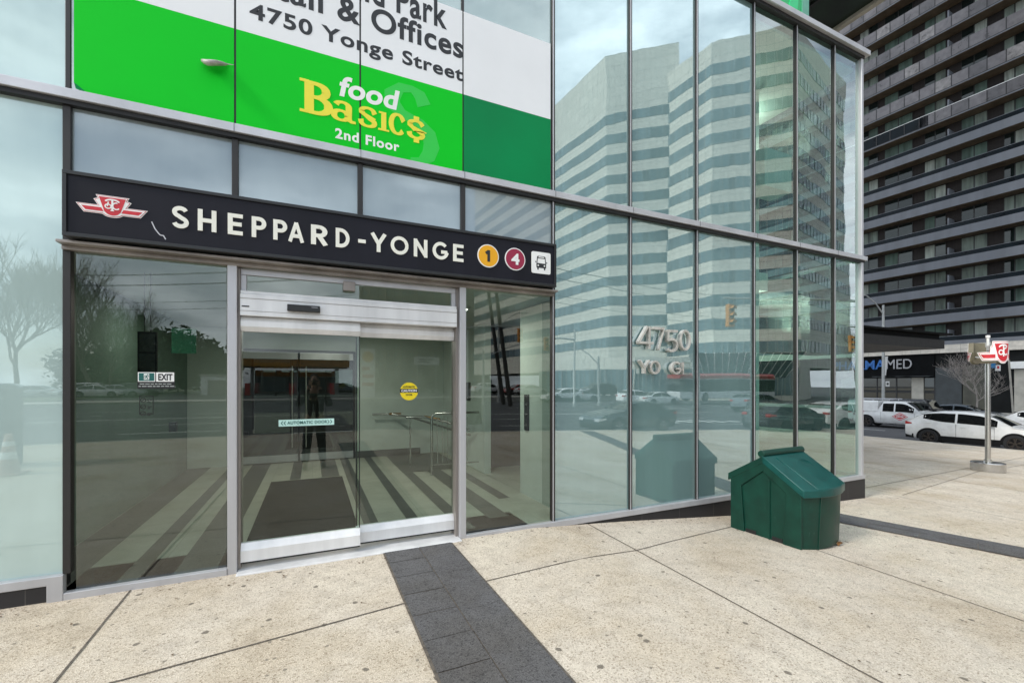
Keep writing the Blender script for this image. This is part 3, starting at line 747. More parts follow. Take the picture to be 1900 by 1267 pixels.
# scratch hanging below the emblem
mb = MB(); sc = [fac(px, py, SY0) for px, py in ((281,411),(287,424),(294,433),(297,436),(303,437),(307,444))]
stroke(mb, [(p.x, p.z) for p in sc], .007, y0=SY0+.0045, y1=SY0+.0062); on(mb, 'scratch', M_alu, SG)

# ------------------------------------------------------------------ banner film over the upper windows
BY = -.022
zg0 = TZ1 + .004
zgw = (fac(437, 58, BY).z + fac(1022, 219, BY).z)/2; zwt = (fac(863, 24, BY).z + fac(1022, 81, BY).z)/2
BN = thing('advert_banner', (.4, BY, zg0), 'green and white window banner with black lettering and yellow logo above the station sign', 'banner')
EX = [MX[1]+.03, MX[2], MX[3], MX[4], MX[5]-.03]; GAP = .016
def strip(x0, x1, z0, z1, mat, name='film_panel', y=BY):
    mb = MB(); mb.box(x0, x1, y, y+.010, z0, z1); return on(mb, name, mat, BN)
for i in range(4):
    x0, x1 = EX[i] + GAP/2, EX[i+1] - GAP/2
    g = M_green2 if i == 3 else M_green1
    if i == 0:
        mb = MB(); c0 = fac(133, 160, BY); c1 = fac(166, 178, BY)
        mb.xz([(x0, c0.z+.03), (c1.x, zg0), (x1, zg0), (x1, zgw-.001), (x0, zgw-.001)], BY, BY+.010); on(mb, 'film_panel', g, BN)
        mb = MB()      # the lower corner that has come loose
        mb.quad((x0, BY-.002, c0.z+.032), (c1.x, BY-.002, zg0+.004), ((x0+c1.x)/2-.02, BY-.035, (zg0+c0.z)/2-.01)); on(mb, 'loose_corner', M_green2, BN)
    else: strip(x0, x1, zg0, zgw-.001, g)
    if i > 0: strip(x0, x1, zgw, zwt if i == 3 else (zwt + .0), M_bwhite)
    else: strip(x0, x1, zgw, zwt, M_bwhite)
def pen(mb, pts, x0, x1, z0, z1, w, wh, d=.002):
    xs_ = [p[0] for s in pts for p in s]; zs_ = [p[1] for s in pts for p in s]
    for s in pts: stroke(mb, s, w, wh, x0, z0, x1-x0, z1-z0, BY-d, BY+.002)
def btxt(s, pl, pr, hgt, mat, bold, spacing=1.0, slant=0):
    """pl/pr: pixel of the line's lower left and lower right corner, hgt: (pixel) top over the left corner"""
    a, b, c = fac(*pl, BY), fac(*pr, BY), fac(*hgt, BY)
    mb = MB(); text(mb, s, a.x, b.x, (a.z+b.z)/2, (a.z+b.z)/2 + (c.z - fac(hgt[0], pl[1] + (pr[1]-pl[1])*(hgt[0]-pl[0])/(pr[0]-pl[0]), BY).z), BY-.0005, .0012, bold, spacing, slant)
    return on(mb, 'lettering', mat, BN)
btxt('4750 Yonge Street', (463, 47), (859, 156), (480, 13), M_btext, .026, 1.10)
btxt('Retail & Offices', (428, -22), (859, 106), (730, 24), M_btext, .024, 1.08)
btxt('Emerald Park', (520, -45), (829, 52), (742, -28), M_btext, .024, 1.08)
# pale giant swirl
mb = MB()
p = [fac(*q, BY) for q in ((720,152),(775,160),(790,185),(788,262))]
def swirl(pts, w, wh, mat, name, d):
    mb = MB(); q = [fac(*s, BY) for s in pts]; stroke(mb, [(v.x, v.z) for v in q], w, wh, y0=BY-d, y1=BY+.001); on(mb, name, mat, BN)
swirl([(787,197),(779,178),(764,166),(744,163),(728,176),(728,193),(748,212),(780,230),(796,250),(801,272),(795,290),(780,301),(762,298)], .155, .06, M_green3, 'pale_swirl', .0008)
# "food" in rounded white, "Basics" as a yellow slab-serif, "2nd Floor"
btxt('food', (626, 180), (735, 203), (632, 142), M_wh, .030, 1.04, .18)
def glyph(strokes, px, w, wh, serifs=()):
    """strokes in unit box mapped to pixel quad px = (xl, xr, ybl, ybr, ytl)"""
    xl, xr, ybl, ybr, ytl = px
    a, b, c = fac(xl, ybl, BY), fac(xr, ybr, BY), fac(xl, ytl, BY)
    hz = c.z - a.z; mb = MB(); zb_ = (a.z+b.z)/2
    for s in strokes: stroke(mb, s, w, wh, a.x, zb_, (b.x-a.x), hz, BY-.0025, BY+.001)
    for x0, x1, z0, z1 in serifs: mb.box(a.x+x0*(b.x-a.x), a.x+x1*(b.x-a.x), BY-.0025, BY+.001, zb_+z0*hz, zb_+z1*hz)
    on(mb, 'yellow_letter', M_yel, BN)
glyph([[(.30,.05),(.30,.95)], [(.30,.93)] + arc(.50,.725,.34,.205,90,-90,12) + [(.30,.52)], [(.30,.52)] + arc(.52,.285,.40,.235,90,-90,12) + [(.30,.05)]],
      (556, 614, 207, 219, 145), .30, .11, ((0,.30,0,.085),(0,.30,.915,1)))
glyph([[(.15,.78)] + arc(.42,.72,.28,.22,150,0,10) + [(.70,.15),(.82,.06),(1,.06)], arc(.36,.28,.30,.23,0,360,18)], (617, 660, 222, 231, 184), .28, .12)
glyph([[(.86,.70)] + arc(.48,.745,.34,.20,20,190,10) + [(.30,.60),(.72,.42)] + arc(.48,.25,.36,.20,50,-165,12) + [(.10,.34)]], (666, 700, 233, 241, 195), .30, .12)
glyph([[(.5,.0),(.5,1.0)]], (702, 722, 241, 246, 206), .46, .3, ((.0,1,0,.10),(.05,.5,.90,1)))
glyph([[(.92,.70)] + arc(.52,.52,.42,.46,38,322,20)], (723, 751, 248, 254, 209), .32, .12)
glyph([[(.86,.72)] + arc(.48,.73,.34,.19,20,190,10) + [(.28,.58),(.72,.42)] + arc(.48,.27,.36,.19,50,-165,12) + [(.10,.34)], [(.5,-.14),(.5,.06)], [(.5,.94),(.5,1.14)]], (756, 789, 256, 264, 218), .30, .12)
btxt('2nd Floor', (622, 256), (741, 283), (636, 240), M_wh, .030, 1.12)
# torn flap hanging off the first panel
fp_ = thing('torn_banner_flap', fac(404, 118, BY-.01), 'curled grey flap of torn film hanging on the green banner', 'torn flap')
a, b = fac(375, 112, BY-.01), fac(434, 121, BY-.01)
vs = []; fs = []
nu, nv = 12, 5
for j in range(nv+1):
    for i in range(nu+1):
        u, v = i/nu, j/nv
        prof = math.sin(math.pi * min(1, u*1.15+.06)) ** .6
        x = a.x + (b.x-a.x)*u; z = a.z + (b.z-a.z)*u - .075*v*prof - .006*math.sin(u*9)*v
        y = BY - .012 - .085*math.sin(v*math.pi*.75)*prof
        vs.append((x, y, z))
for j in range(nv):
    for i in range(nu): fs.append((j*(nu+1)+i, j*(nu+1)+i+1, (j+1)*(nu+1)+i+1, (j+1)*(nu+1)+i))
M_film = paint('film_back', (.42, .40, .38), .45, 0, .25, 14)
mb = MB(); mb.add(vs, fs); o = on(mb, 'flap', M_film, fp_, smooth=60, fix=False)
sm = o.modifiers.new('thick', 'SOLIDIFY'); sm.thickness = .002
# green sign on the roof edge
RS = thing('roof_sign', (6.2, .4, 7.3), 'bright green sign panel with pale ring standing on the roof edge', 'sign')
M_rs = paint('roof_sign_green', (.0, .46, .13), .4, 0, .06, 2); M_rs2 = paint('roof_sign_ring', (.02, .62, .22), .4, 0, .05, 2); M_rs3 = paint('roof_sign_edge', (.10, .35, .24), .3, 0, .1, 3)
q0 = fac(1487, 30, .40); 
mb = MB(); mb.box(2.6, q0.x, .40, .55, 7.22, 9.6); on(mb, 'panel', M_rs, RS)
mb = MB(); mb.box(q0.x, fac(1492, 30, .40).x+.10, .38, .56, 7.22, 9.62); on(mb, 'end_cap', M_rs3, RS)
cc = fac(1446, -8, .40); r_ = (fac(1479, 0, .40).x - cc.x)
mb = MB(); pr = arc(cc.x, cc.z+.12, r_*.82, r_*1.12, 0, 360, 40)
stroke(mb, pr, r_*.45, y0=.39, y1=.402); on(mb, 'ring', M_rs2, RS)

# ------------------------------------------------------------------ house number and street letters, raised metal
HN = thing('address_letters', (4.1, -.06, 1.85), 'raised bronze metal house number over street letters with one missing, on green glass', 'address letters')
def raised(strokes, px, w, mat=M_letter, depth=.055, name='number'):
    xl, xr, yt, yb = px; yf = -.075
    a, b = fac(xl, yb, yf), fac(xr, yb, yf); c = fac((xl+xr)/2, yt, yf); d = fac((xl+xr)/2, yb, yf)
    mb = MB(); hz = c.z - d.z; s = w / hz
    for st in strokes: stroke(mb, st, w*.88/hz, None, a.x, d.z, (b.x-a.x)/1.0, hz, yf, yf+depth)
    return on(mb, name, mat, HN)
ww = .034
raised([[(.62,1),(.03,.27)], [(.03,.27),(1,.27)], [(.74,0),(.74,1)]], (1185, 1213, 605.5, 647), .034*1.0)
raised([[(.0,.95),(.95,.95)], [(.95,.95),(.45,0)]], (1213.5, 1234, 607, 648.5), .036)
raised([[(.92,.95),(.22,.95)], [(.22,.98),(.18,.50)], [(.18,.53)] + arc(.46,.30,.44,.27,125,-130,16)], (1236, 1260, 612, 652), .036)
raised([arc(.5,.5,.42,.46,0,360,28)], (1262.5, 1282.5, 612, 650), .034)
raised([[(.06,1),(.5,.45)], [(.94,1),(.5,.45)], [(.5,.5),(.5,0)]], (1187, 1207, 668.5, 693), .026, name='letter')
raised([arc(.5,.5,.43,.45,0,360,28)], (1207, 1226, 669.5, 693.5), .026, name='letter')
raised([arc(.5,.5,.43,.45,45,352,24) + [(.93,.44)], [(.5,.44),(.93,.44)]], (1247, 1265, 671, 694), .026, name='letter')
raised([[(.1,0),(.1,1)]], (1267, 1281, 672, 694.5), .024, name='letter')
M_ghost = paint('letter_ghost', (.20, .27, .24), .5, 0, .2, 20)
raised([[(.1,.95),(.9,.95)], [(.1,.5),(.8,.5)], [(.1,.05),(.9,.05)]], (1268, 1281, 672, 694.5), .02, M_ghost, .01, 'faded_bars')

# ------------------------------------------------------------------ stickers on the doors and window
def stick(name, px, lab, cat, y=-.002):
    a, b = fac(px[0], px[3], y), fac(px[1], px[2], y)
    return thing(name, ((a.x+b.x)/2, y, (a.z+b.z)/2), lab, cat), a, b
y_ = -.004
a = fac(255, 708, y_); b = fac(324, 706, y_); zt_, zb_2 = fac(290, 690, y_).z, fac(290, 708, y_).z
ES = thing('exit_sticker', ((a.x+b.x)/2, y_, zb_2), 'exit notice sticker with green running-figure panel on the window beside the doors', 'sticker')
xm = a.x + (b.x-a.x)*.485; M_exit = paint('exit_green', (.008, .11, .10), .4, 0, .05, 8)
mb = MB(); mb.box(a.x, b.x, y_, y_+.003, zb_2-.055, zt_); on(mb, 'backing', M_blackp, ES)
for x0, x1 in ((a.x+.003, xm-.003), (xm+.003, b.x-.003)):
    mb = MB(); mb.box(x0, x1, y_-.001, y_, zb_2, zt_-.003); on(mb, 'white_panel', M_wh, ES)
mb = MB(); mb.box(a.x+.009, xm-.009, y_-.002, y_-.001, zb_2+.006, zt_-.009); on(mb, 'green_panel', M_exit, ES)
cx = (a.x+xm)/2; cz = (zb_2+zt_)/2; h = (zt_-zb_2)*.30
mb = MB(); mb.box(cx-h*.72, cx+h*.72, y_-.003, y_-.002, cz-h, cz+h); on(mb, 'pictogram_ground', M_wh, ES)
mb = MB(); kw = dict(ox=cx, oz=cz, sx=h, sz=h, y0=y_-.004, y1=y_-.003)
stroke(mb, [(.1,.45),(-.1,-.1)], .28, **kw); stroke(mb, [(-.1,-.1),(.3,-.35),(.15,-.85)], .2, **kw); stroke(mb, [(-.1,-.1),(-.35,-.5),(-.75,-.55)], .2, **kw)
stroke(mb, [(.1,.4),(.5,.2),(.65,.4)], .16, **kw); stroke(mb, [(.05,.42),(-.4,.35),(-.55,.0)], .16, **kw); mb.xz(disc(cx+.32*h, cz+.72*h, .17*h, 0, 12), y_-.004, y_-.003)
on(mb, 'running_figure', M_exit, ES)
mb = MB(); text(mb, 'EXIT', xm+.016, b.x-.014, zb_2+.010, zt_-.014, y_-.001, .0015, .03); on(mb, 'lettering', M_btext, ES)
mb = MB()
for k, (u0, u1) in enumerate(((.06,.9),(.03,.95))):
    rnd = random.Random(k); x = a.x + (b.x-a.x)*u0; z = zb_2 - .018 - k*.018
    while x < a.x + (b.x-a.x)*u1:
        w = rnd.uniform(.012, .032); mb.box(x, x+w, y_-.001, y_, z-.004, z+.004); x += w + .006
M_greytx = paint('small_print', (.30, .32, .31), .6); on(mb, 'small_print', M_greytx, ES)
p0, p1 = fac(259, 735, y_), fac(284, 768, y_)
NT = thing('notice_sticker', ((p0.x+p1.x)/2, y_, p1.z), 'small clear pictogram notice on the window under the exit sticker', 'sticker')
mb = MB(); fr = [(p0.x,p0.z),(p1.x,p0.z),(p1.x,p1.z),(p0.x,p1.z)]; stroke(mb, fr + [fr[0]], .004, y0=y_, y1=y_+.002); on(mb, 'outline', M_blackp, NT)
mb = MB()
for k in range(3):
    c_ = (p0.x+.022, p0.z-.03-k*.052); stroke(mb, arc(c_[0], c_[1], .016, .016, 0, 360, 16), .004, y0=y_, y1=y_+.002); stroke(mb, [(c_[0]-.01, c_[1]-.01), (c_[0]+.01, c_[1]+.01)], .004, y0=y_, y1=y_+.002)
    for q in range(2): mb.box(p0.x+.048, p1.x-.008-.01*q, y_, y_+.002, c_[1]-.003-q*.014, c_[1]+.003-q*.014)
on(mb, 'symbols', M_blackp, NT)
# caution disc on the second leaf
yc = .097; c0 = fac(759, 726, yc); r_ = fac(775.5, 726, yc).x - c0.x
CD = thing('caution_sticker', c0, 'round yellow caution sticker on the fixed glass door leaf', 'sticker'); M_cy = paint('caution_yellow', (.80, .62, .01), .45, 0, .06, 9)
mb = MB(); mb.xz(disc(c0.x, c0.z, r_, 0), yc, yc+.002); on(mb, 'disc', M_cy, CD)
mb = MB(); mb.box(c0.x-r_*1.0, c0.x+r_*1.0, yc-.001, yc, c0.z-.012, c0.z+.026); on(mb, 'bar', M_btext, CD)
mb = MB(); text(mb, 'CAUTION', c0.x-r_*.86, c0.x+r_*.86, c0.z-.005, c0.z+.019, yc-.001, .0015, .03); on(mb, 'lettering', M_wh, CD)
mb = MB(); text(mb, 'AUTOMATIC', c0.x-r_*.66, c0.x+r_*.66, c0.z+.036, c0.z+.054, yc-.0005, .0015, .02); text(mb, 'DOOR', c0.x-r_*.36, c0.x+r_*.36, c0.z-.042, c0.z-.024, yc-.0005, .0015, .02); on(mb, 'small_lettering', M_btext, CD)
# strip on the first leaf
yd = .025; a, b = fac(517, 784, yd), fac(620, 783, yd); zt_, zb_2 = fac(568, 777.5, yd).z, fac(568, 789.5, yd).z
AD = thing('door_strip_sticker', ((a.x+b.x)/2, yd, zb_2), 'pale mint strip sticker with arrows across the sliding glass door leaf', 'sticker'); M_mint = paint('mint_strip', (.52, .76, .70), .4, 0, .05, 9)
mb = MB(); mb.box(a.x, b.x, yd, yd+.002, zb_2, zt_); on(mb, 'strip', M_mint, AD)
w = b.x-a.x; h = zt_-zb_2
mb = MB(); text(mb, 'AUTOMATIC DOOR', a.x+w*.15, b.x-w*.13, zb_2+h*.28, zt_-h*.24, yd-.001, .0015, .02, 1.08); on(mb, 'lettering', M_exit, AD)
mb = MB()
for s, ox in ((-1, a.x+w*.035), (1, b.x-w*.035)):
    for q in range(2):
        cx = ox - s*(q*.022)
        mb.xz([(cx+s*.0, zb_2+h*.5), (cx-s*.014, zt_-h*.2), (cx-s*.022, zt_-h*.2), (cx-s*.008, zb_2+h*.5), (cx-s*.022, zb_2+h*.2), (cx-s*.014, zb_2+h*.2)], yd-.001, yd)
on(mb, 'arrows', M_exit, AD)

# ------------------------------------------------------------------ things inside the vestibule
MT = MB(); MT.box(-.60, .455, .76, 3.62, .0, .012); o = MT.build('door_mat', M_mat, None, bevel=.004); props(o, 'large dark ribbed door mat on the striped floor behind the sliding door', 'mat')
def inside(px, py, y): return fac(px, py, y)
DR = thing('inner_door', (-.25, 5.5, 0), 'double inner glass door with long vertical pull handles at the back of the vestibule', 'door')
M_dkg = backed_glass('dark_inner_glass', (.014, .016, .015), .03, .0003, .8)
for x0, x1 in ((-1.28, -.27), (-.23, .78)):
    mb = MB(); mb.box(x0, x1, 5.50, 5.512, .16, 2.06); on(mb, 'leaf_glass', M_dkg, DR)
    mb = MB(); mb.box(x0, x1, 5.47, 5.53, .02, .159); mb.box(x0, x1, 5.47, 5.53, 2.061, 2.20); on(mb, 'leaf_rail', M_alu, DR)
for x in (-.37, -.12):
    mb = MB(); mb.tube([(x, 5.40, .30), (x, 5.40, 1.92)], .016, 10); mb.cyl((x,5.40,.5),(x,5.5,.5),.01); mb.cyl((x,5.40,1.7),(x,5.5,1.7),.01); on(mb, 'pull_handle', M_steel, DR, smooth=40)
mb = MB(); mb.box(-1.319, -1.281, 5.46, 5.54, 0, 2.24); mb.box(.781, .819, 5.46, 5.54, 0, 2.24); mb.box(-1.28, .78, 5.46, 5.54, 2.202, 2.249); on(mb, 'frame', M_dark, DR)
HR = thing('stair_handrail', (2.2, 3.4, 0), 'stainless handrail with brass-coloured sleeves at the stair head inside', 'handrail')
M_brass = paint('worn_handrail_sleeve', (.30, .16, .03), .4, .5, .2, 20)
hp = [inside(801, 880, 3.1), inside(801, 778, 3.1)]
xh = hp[0].x
mb = MB(); mb.tube([(xh,3.1,0),(xh,3.1,.98),(xh+.02,3.1,1.03),(xh+.07,3.1,1.06),(2.72,3.1,1.06)], .022, 10); mb.tube([(xh,3.1,.17),(2.72,3.1,.17)], .014, 8); on(mb, 'guard_post', M_steel, HR, smooth=50)
for k in range(7):
    x = xh + .10 + k*.09
    mb = MB(); mb.cyl((x,3.1,.17),(x,3.1,.98),.007,n=6); on(mb, 'baluster', M_steel, HR, smooth=50)
mb = MB(); mb.tube([(1.15,5.36,.92),(1.55,5.36,.92),(1.9,5.0,.86),(2.66,3.4,.62)], .022, 10); on(mb, 'wall_rail', M_steel, HR, smooth=50)
mb = MB(); mb.tube([(1.50,5.355,.921),(1.75,5.345,.915)], .026, 10); on(mb, 'sleeve', M_brass, HR, smooth=50)
mb = MB(); mb.tube([(1.62,4.1,.93),(1.95,4.1,.93),(2.3,3.7,.85),(2.62,3.3,.72)], .022, 10); mb.tube([(1.7,4.1,.93),(1.7,4.1,.0)],.015,8); on(mb, 'stair_rail', M_steel, HR, smooth=50)
mb = MB(); mb.tube([(1.97,4.1,.932),(2.2,3.84,.89)], .026, 10); on(mb, 'sleeve', M_brass, HR, smooth=50)
LP = thing('lift_call_panel', (2.735, 1.0, 1.2), 'tall black lift call panel on the pale pier behind the window', 'call panel')
mb = MB(); mb.box(2.722, 2.739, 1.12, 1.25, .92, 1.42); on(mb, 'plate', M_blackp, LP, bevel=.003)
for k in range(3):
    mb = MB(); mb.cyl((2.722,1.185,1.0+k*.14),(2.716,1.185,1.0+k*.14),.014,n=12); on(mb, 'button', M_steel, LP)
mb = MB(); mb.box(2.725, 2.739, 3.6, 4.1, 1.25, 1.6)
o = mb.build('wall_notice', M_blackp, None); props(o, 'small dark framed notice on the white wall past the lift opening', 'notice')
PB = thing('poster_board', (-1.45, 1.2, 1.6), 'tall dark poster board hanging behind the exit sticker', 'poster board')
a, b = fac(255, 690, .9), fac(291, 616, .9)
mb = MB(); mb.box(a.x, b.x, .9, .93, a.z-.1, b.z); on(mb, 'board', M_signbk, PB)
mb = MB(); mb.box(a.x+.015, b.x-.015, .896, .899, b.z-.19, b.z-.02); mb.box(a.x+.015, b.x-.015, .896, .899, b.z-.40, b.z-.21); on(mb, 'sheet', M_blackp, PB)
mb = MB(); mb.cyl((a.x+.05,.915,b.z),(a.x+.05,.915,2.63),.004,n=6); mb.cyl((b.x-.05,.915,b.z),(b.x-.05,.915,2.63),.004,n=6); on(mb, 'hanger', M_black, PB)
a, b = fac(318, 655, .03), fac(364, 610, .03); M_gp = paint('poster_green', (.004, .075, .03), .5, 0, .2, 5)
mb = MB(); mb.box(a.x, b.x, .03, .036, a.z, b.z); o = mb.build('green_poster', M_gp, None); props(o, 'dark green square poster stuck inside the window', 'poster')
a, b = fac(314, 801, .05), fac(328, 782, .05)
CR = thing('card_reader', ((a.x+b.x)/2, .05, a.z), 'small black card reader box on the window behind the glass', 'card reader')
mb = MB(); mb.box(a.x, b.x, .03, .075, a.z, b.z); on(mb, 'case', M_blackp, CR, bevel=.004)
mb = MB(); mb.box(a.x+.012, b.x-.012, .028, .03, a.z+.05, b.z-.02); on(mb, 'window', M_dark, CR)

# ------------------------------------------------------------------ green grit bin
def grit_bin():
    r = thing('grit_bin', (5.17, -.90, gz(5.1)), 'dark green plastic grit bin with sloping lid standing by the glass wall', 'grit bin', rz=R(3))
    M_bin = scuffed('bin_green', (.0012, .037, .024), (.06, .13, .10), .45); M_lid = scuffed('bin_lid_sky_sheen', (.003, .066, .058), (.05, .16, .14), .36)  # lid is a paler, bluer green: sky sheen put into its colour
    yb, yf, ya = .44, -.40, .03             # back, front, ridge (y)
    ze, za, zf = .70, .985, .66
    hw = .387
    def bow(k, x): return -.09*(1 - (x/hw)**2)      # the front bulges
    nx_ = 12
    body = MB()
    xs_ = [-hw + 2*hw*i/nx_ for i in range(nx_+1)]
    prof = lambda x: [(yb, .0), (yb, ze-.03), (ya, za-.05), (yf+bow(1,x), zf-.03), (yf+bow(1,x)*.9+.02, .0)]
    vs = []; fs = []
    for x in xs_: vs += [(x, y, z) for y, z in prof(x)]
    for i in range(nx_):
        for k in range(4): fs.append((i*5+k, i*5+k+1, (i+1)*5+k+1, (i+1)*5+k))
        fs.append((i*5+4, i*5, (i+1)*5, (i+1)*5+4))
    fs += [tuple(range(5)), tuple(nx_*5+k for k in (4,3,2,1,0))]
    body.add(vs, fs)
    body.build('body', M_bin, r, smooth=35, bevel=.012)
    # raised gable shoulders on both sides, with the recessed panel and lifting pockets between
    for s in (-1, 1):
        o = MB()
        x0, x1 = (s*hw, s*(hw+(.022 if s < 0 else .008)))
        o.yz([(yb, .0), (yb, ze-.03), (ya, za-.05), (yf+(.06 if s > 0 else 0), zf-.01 if s > 0 else zf-.03), (yf+(.06 if s > 0 else 0), .0), (-.20, .0), (-.20, .0501), (-.24, .60), (.03, .80), (.30, .58), (.26, .0501), (.26, .0)], x0, x1)
        o.build('side_rib', M_bin, r, bevel=.007)
        o = MB(); o.yz([(-.035, .0), (-.035, .70), (.012, .74), (.015, .0)] if False else [(-.05, .02), (-.05, .705), (-.03, .72), (-.03, .02)], s*hw, s*(hw+.014)); o.build('panel_ridge', M_bin, r, bevel=.003)
        for y0, y1 in ((.12, .25), (-.19, -.07)):
            o = MB(); o.box(min(s*hw, s*(hw+.006)), max(s*hw, s*(hw+.006)), y0, y1, .0, .075); o.build('lifting_pocket', M_black, r)
    # front moulded seam follows the bulge and the taper
    for x in (-.17,):
        yt, yl = yf + bow(1, x), yf + bow(1, x)*.9 + .02
        o = MB(); o.yz([(yt-.006, zf-.06), (yl-.006, .0), (yl+.03, .0), (yt+.03, zf-.06)], x-.007, x+.007); o.build('front_rib', M_bin, r, bevel=.002)
    # lid: front slope bowed, back slope short, rolled hinge tube along the ridge
    def slab(name, mat, yz0, yz1, t, bowed, x0=-hw-.025, x1=hw+.025, lift=0.0):
        vs = []; fs = []
        X = [x0 + (x1-x0)*i/nx_ for i in range(nx_+1)]
        for x in X:
            b = bow(1, max(-hw, min(hw, x))) if bowed else 0
            (ya_, za_), (yb_, zb_) = yz0, yz1
            vs += [(x, ya_, za_+lift), (x, yb_+b, zb_+lift + b*.75*0), (x, yb_+b, zb_-t+lift), (x, ya_, za_-t+lift)]
        for i in range(nx_):
            for k in range(4): fs.append((i*4+k, i*4+(k+1)%4, (i+1)*4+(k+1)%4, (i+1)*4+k))
        fs += [(0,1,2,3), tuple(nx_*4+k for k in (3,2,1,0))]
        mb = MB(); mb.add(vs, fs); return mb.build(name, mat, r, smooth=35, bevel=.008)
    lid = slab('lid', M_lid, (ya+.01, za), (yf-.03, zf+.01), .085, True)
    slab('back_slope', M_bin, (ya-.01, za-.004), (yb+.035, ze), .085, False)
    # raised field on the lid with a blind crest
    p = MB(); X = [-.24 + .53*i/8 for i in range(9)]
    vs = []; fs = []
    for x in X:
        b = bow(1, x); y1_, z1_ = yf-.03+b, zf+.01
        vs += [(x, ya-.05, za-.032+.012), (x, y1_+.002, z1_+.010), (x, y1_+.002, z1_-.02), (x, ya-.05, za-.06)]
    for i in range(8):
        for k in range(4): fs.append((i*4+k, i*4+(k+1)%4, (i+1)*4+(k+1)%4, (i+1)*4+k))
    fs += [(0,1,2,3), (35,34,33,32)]
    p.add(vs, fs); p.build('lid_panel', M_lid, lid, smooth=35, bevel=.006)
    # embossed badge lies in the lid's slope
    sl = (zf - za) / (yf - ya - .04); nrm = Vector((0, -sl, 1)).normalized()
    def onlid(u, v, h): # u along x, v along slope from centre
        y = -.16 - v*.78; z = za + sl*(y - ya - .01) + .022
        return Vector((.10+u, y, z)) + nrm*(h + .006)
    bd = MB()
    for ring_, wd in ((arc(0,0,.105,.075,0,360,28), .008), (arc(0,0,.07,.047,0,360,24), .007), ([(-.04,-.02),(-.02,.025),(.0,-.02),(.02,.025),(.04,-.02)], .009)):
        for (a0, b0), (a1, b1) in zip(ring_, ring_[1:]):
            d = Vector((a1-a0, b1-b0)); d.normalize(); n_ = Vector((-d.y, d.x))*wd/2
            q = [onlid(a0-n_.x, b0-n_.y, .006), onlid(a1-n_.x, b1-n_.y, .006), onlid(a1+n_.x, b1+n_.y, .006), onlid(a0+n_.x, b0+n_.y, .006)]
            q2 = [onlid(a0-n_.x, b0-n_.y, -.002), onlid(a1-n_.x, b1-n_.y, -.002), onlid(a1+n_.x, b1+n_.y, -.002), onlid(a0+n_.x, b0+n_.y, -.002)]
            bd.add(q + q2, [(0,1,2,3), (4,7,6,5), (0,4,5,1), (1,5,6,2), (2,6,7,3), (3,7,4,0)])
    bd.build('embossed_badge', M_lid, lid)
    h = MB(); h.cyl((-hw-.02, ya+.02, za+.012), (hw+.02, ya+.02, za+.012), .042, n=20); h.build('hinge_tube', M_bin, r, smooth=40, bevel=.006)
    return r
grit_bin()
# dry leaf at its foot
g = gnd(1557, 1012); LF = thing('dry_leaf', g + Vector((0,0,.006)), 'curled brown dry leaf on the pavement beside the grit bin', 'leaf', rz=R(20))
M_leaf = paint('dry_leaf', (.24, .11, .035), .8, 0, .3, 60)
mb = MB(); vs = []; fs = []
for i in range(9):
    u = i/8; w = .032*math.sin(math.pi*u)**.8 + .001
    for k in (-1, 0, 1): vs.append((-.05+.10*u, k*w, .004 + .022*abs(k)*math.sin(math.pi*u) + .02*math.sin(u*5)**2))
for i in range(8):
    for k in range(2): fs.append((i*3+k, i*3+k+1, i*3+k+4, i*3+k+3))
mb.add(vs, fs); mb.build('blade', M_leaf, LF, smooth=60, fix=False)
mb = MB(); mb.tube([(.05,0,.02),(.075,.01,.012),(.095,.0,.02)], .0022, 5); mb.build('stalk', M_leaf, LF)

# ------------------------------------------------------------------ station pylon
PP = gnd(1833, 874)
PY = thing('station_pylon', PP, 'free-standing metal pylon with red winged-shield transit emblem on the plaza', 'sign pylon')
mb = MB(); mb.lathe([(.32, 0), (.33, .01), (.33, .225), (.315, .24), (.0, .242)], n=36); mb.build('base_drum', M_steel, PY, smooth=40)
mb = MB(); mb.lathe([(.08, .242), (.08, .3), (.056, .31), (.056, 3.0)], n=24); mb.build('pole', M_steel, PY, smooth=40)
M_box = paint('sign_box_grey', (.30, .27, .21), .5, 0, .15, 5); M_back = paint('sign_box_back', (.20, .18, .125), .55, .1, .2, 4)
HWp = .40; zc = 3.12; RB = .36                   # two winged emblems bent round the pole
def sym(h): return h + [(-a, b) for a, b in reversed(h) if abs(a) > 1e-6]
def bent(mb, top, bot, a0, a1, ang, h0, h1, n=36):
    """strip between top(a) and bottom(a), wrapped round the pole"""
    vs = []
    for i in range(n+1):
        a = a0 + (a1-a0)*i/n; th = ang + a*HWp/RB*1.25
        for h, z in ((h1, top(a)), (h1, bot(a)), (h0, bot(a)), (h0, top(a))):
            rr_ = RB + h; vs.append((rr_*math.cos(th), rr_*math.sin(th), zc + z*.47*1.6))
    fs = [(i*4+k, i*4+(k+1)%4, (i+1)*4+(k+1)%4, (i+1)*4+k) for i in range(n) for k in range(4)]
    fs += [(0,1,2,3), tuple(n*4+k for k in (3,2,1,0))]
    return mb.add(vs, fs)
def pw(pts): return lambda a: lerp2(pts, abs(a))
def lerp2(pts, x):
    for (a, b), (c, d) in zip(pts, pts[1:]):
        if a <= x <= c: return b + (d-b)*(x-a)/(c-a) if c > a else d
    return pts[-1][1]
OT_ = [(0,.366),(.44,.366),(.452,.21),(.52,.20),(.53,.0),(1.0,.0)]; OB_ = [(0,-.40),(.10,-.39),(.24,-.30),(.80,-.30),(1.0,.0)]
face = math.atan2(EYE.y - PP.y, EYE.x - PP.x) + R(47)
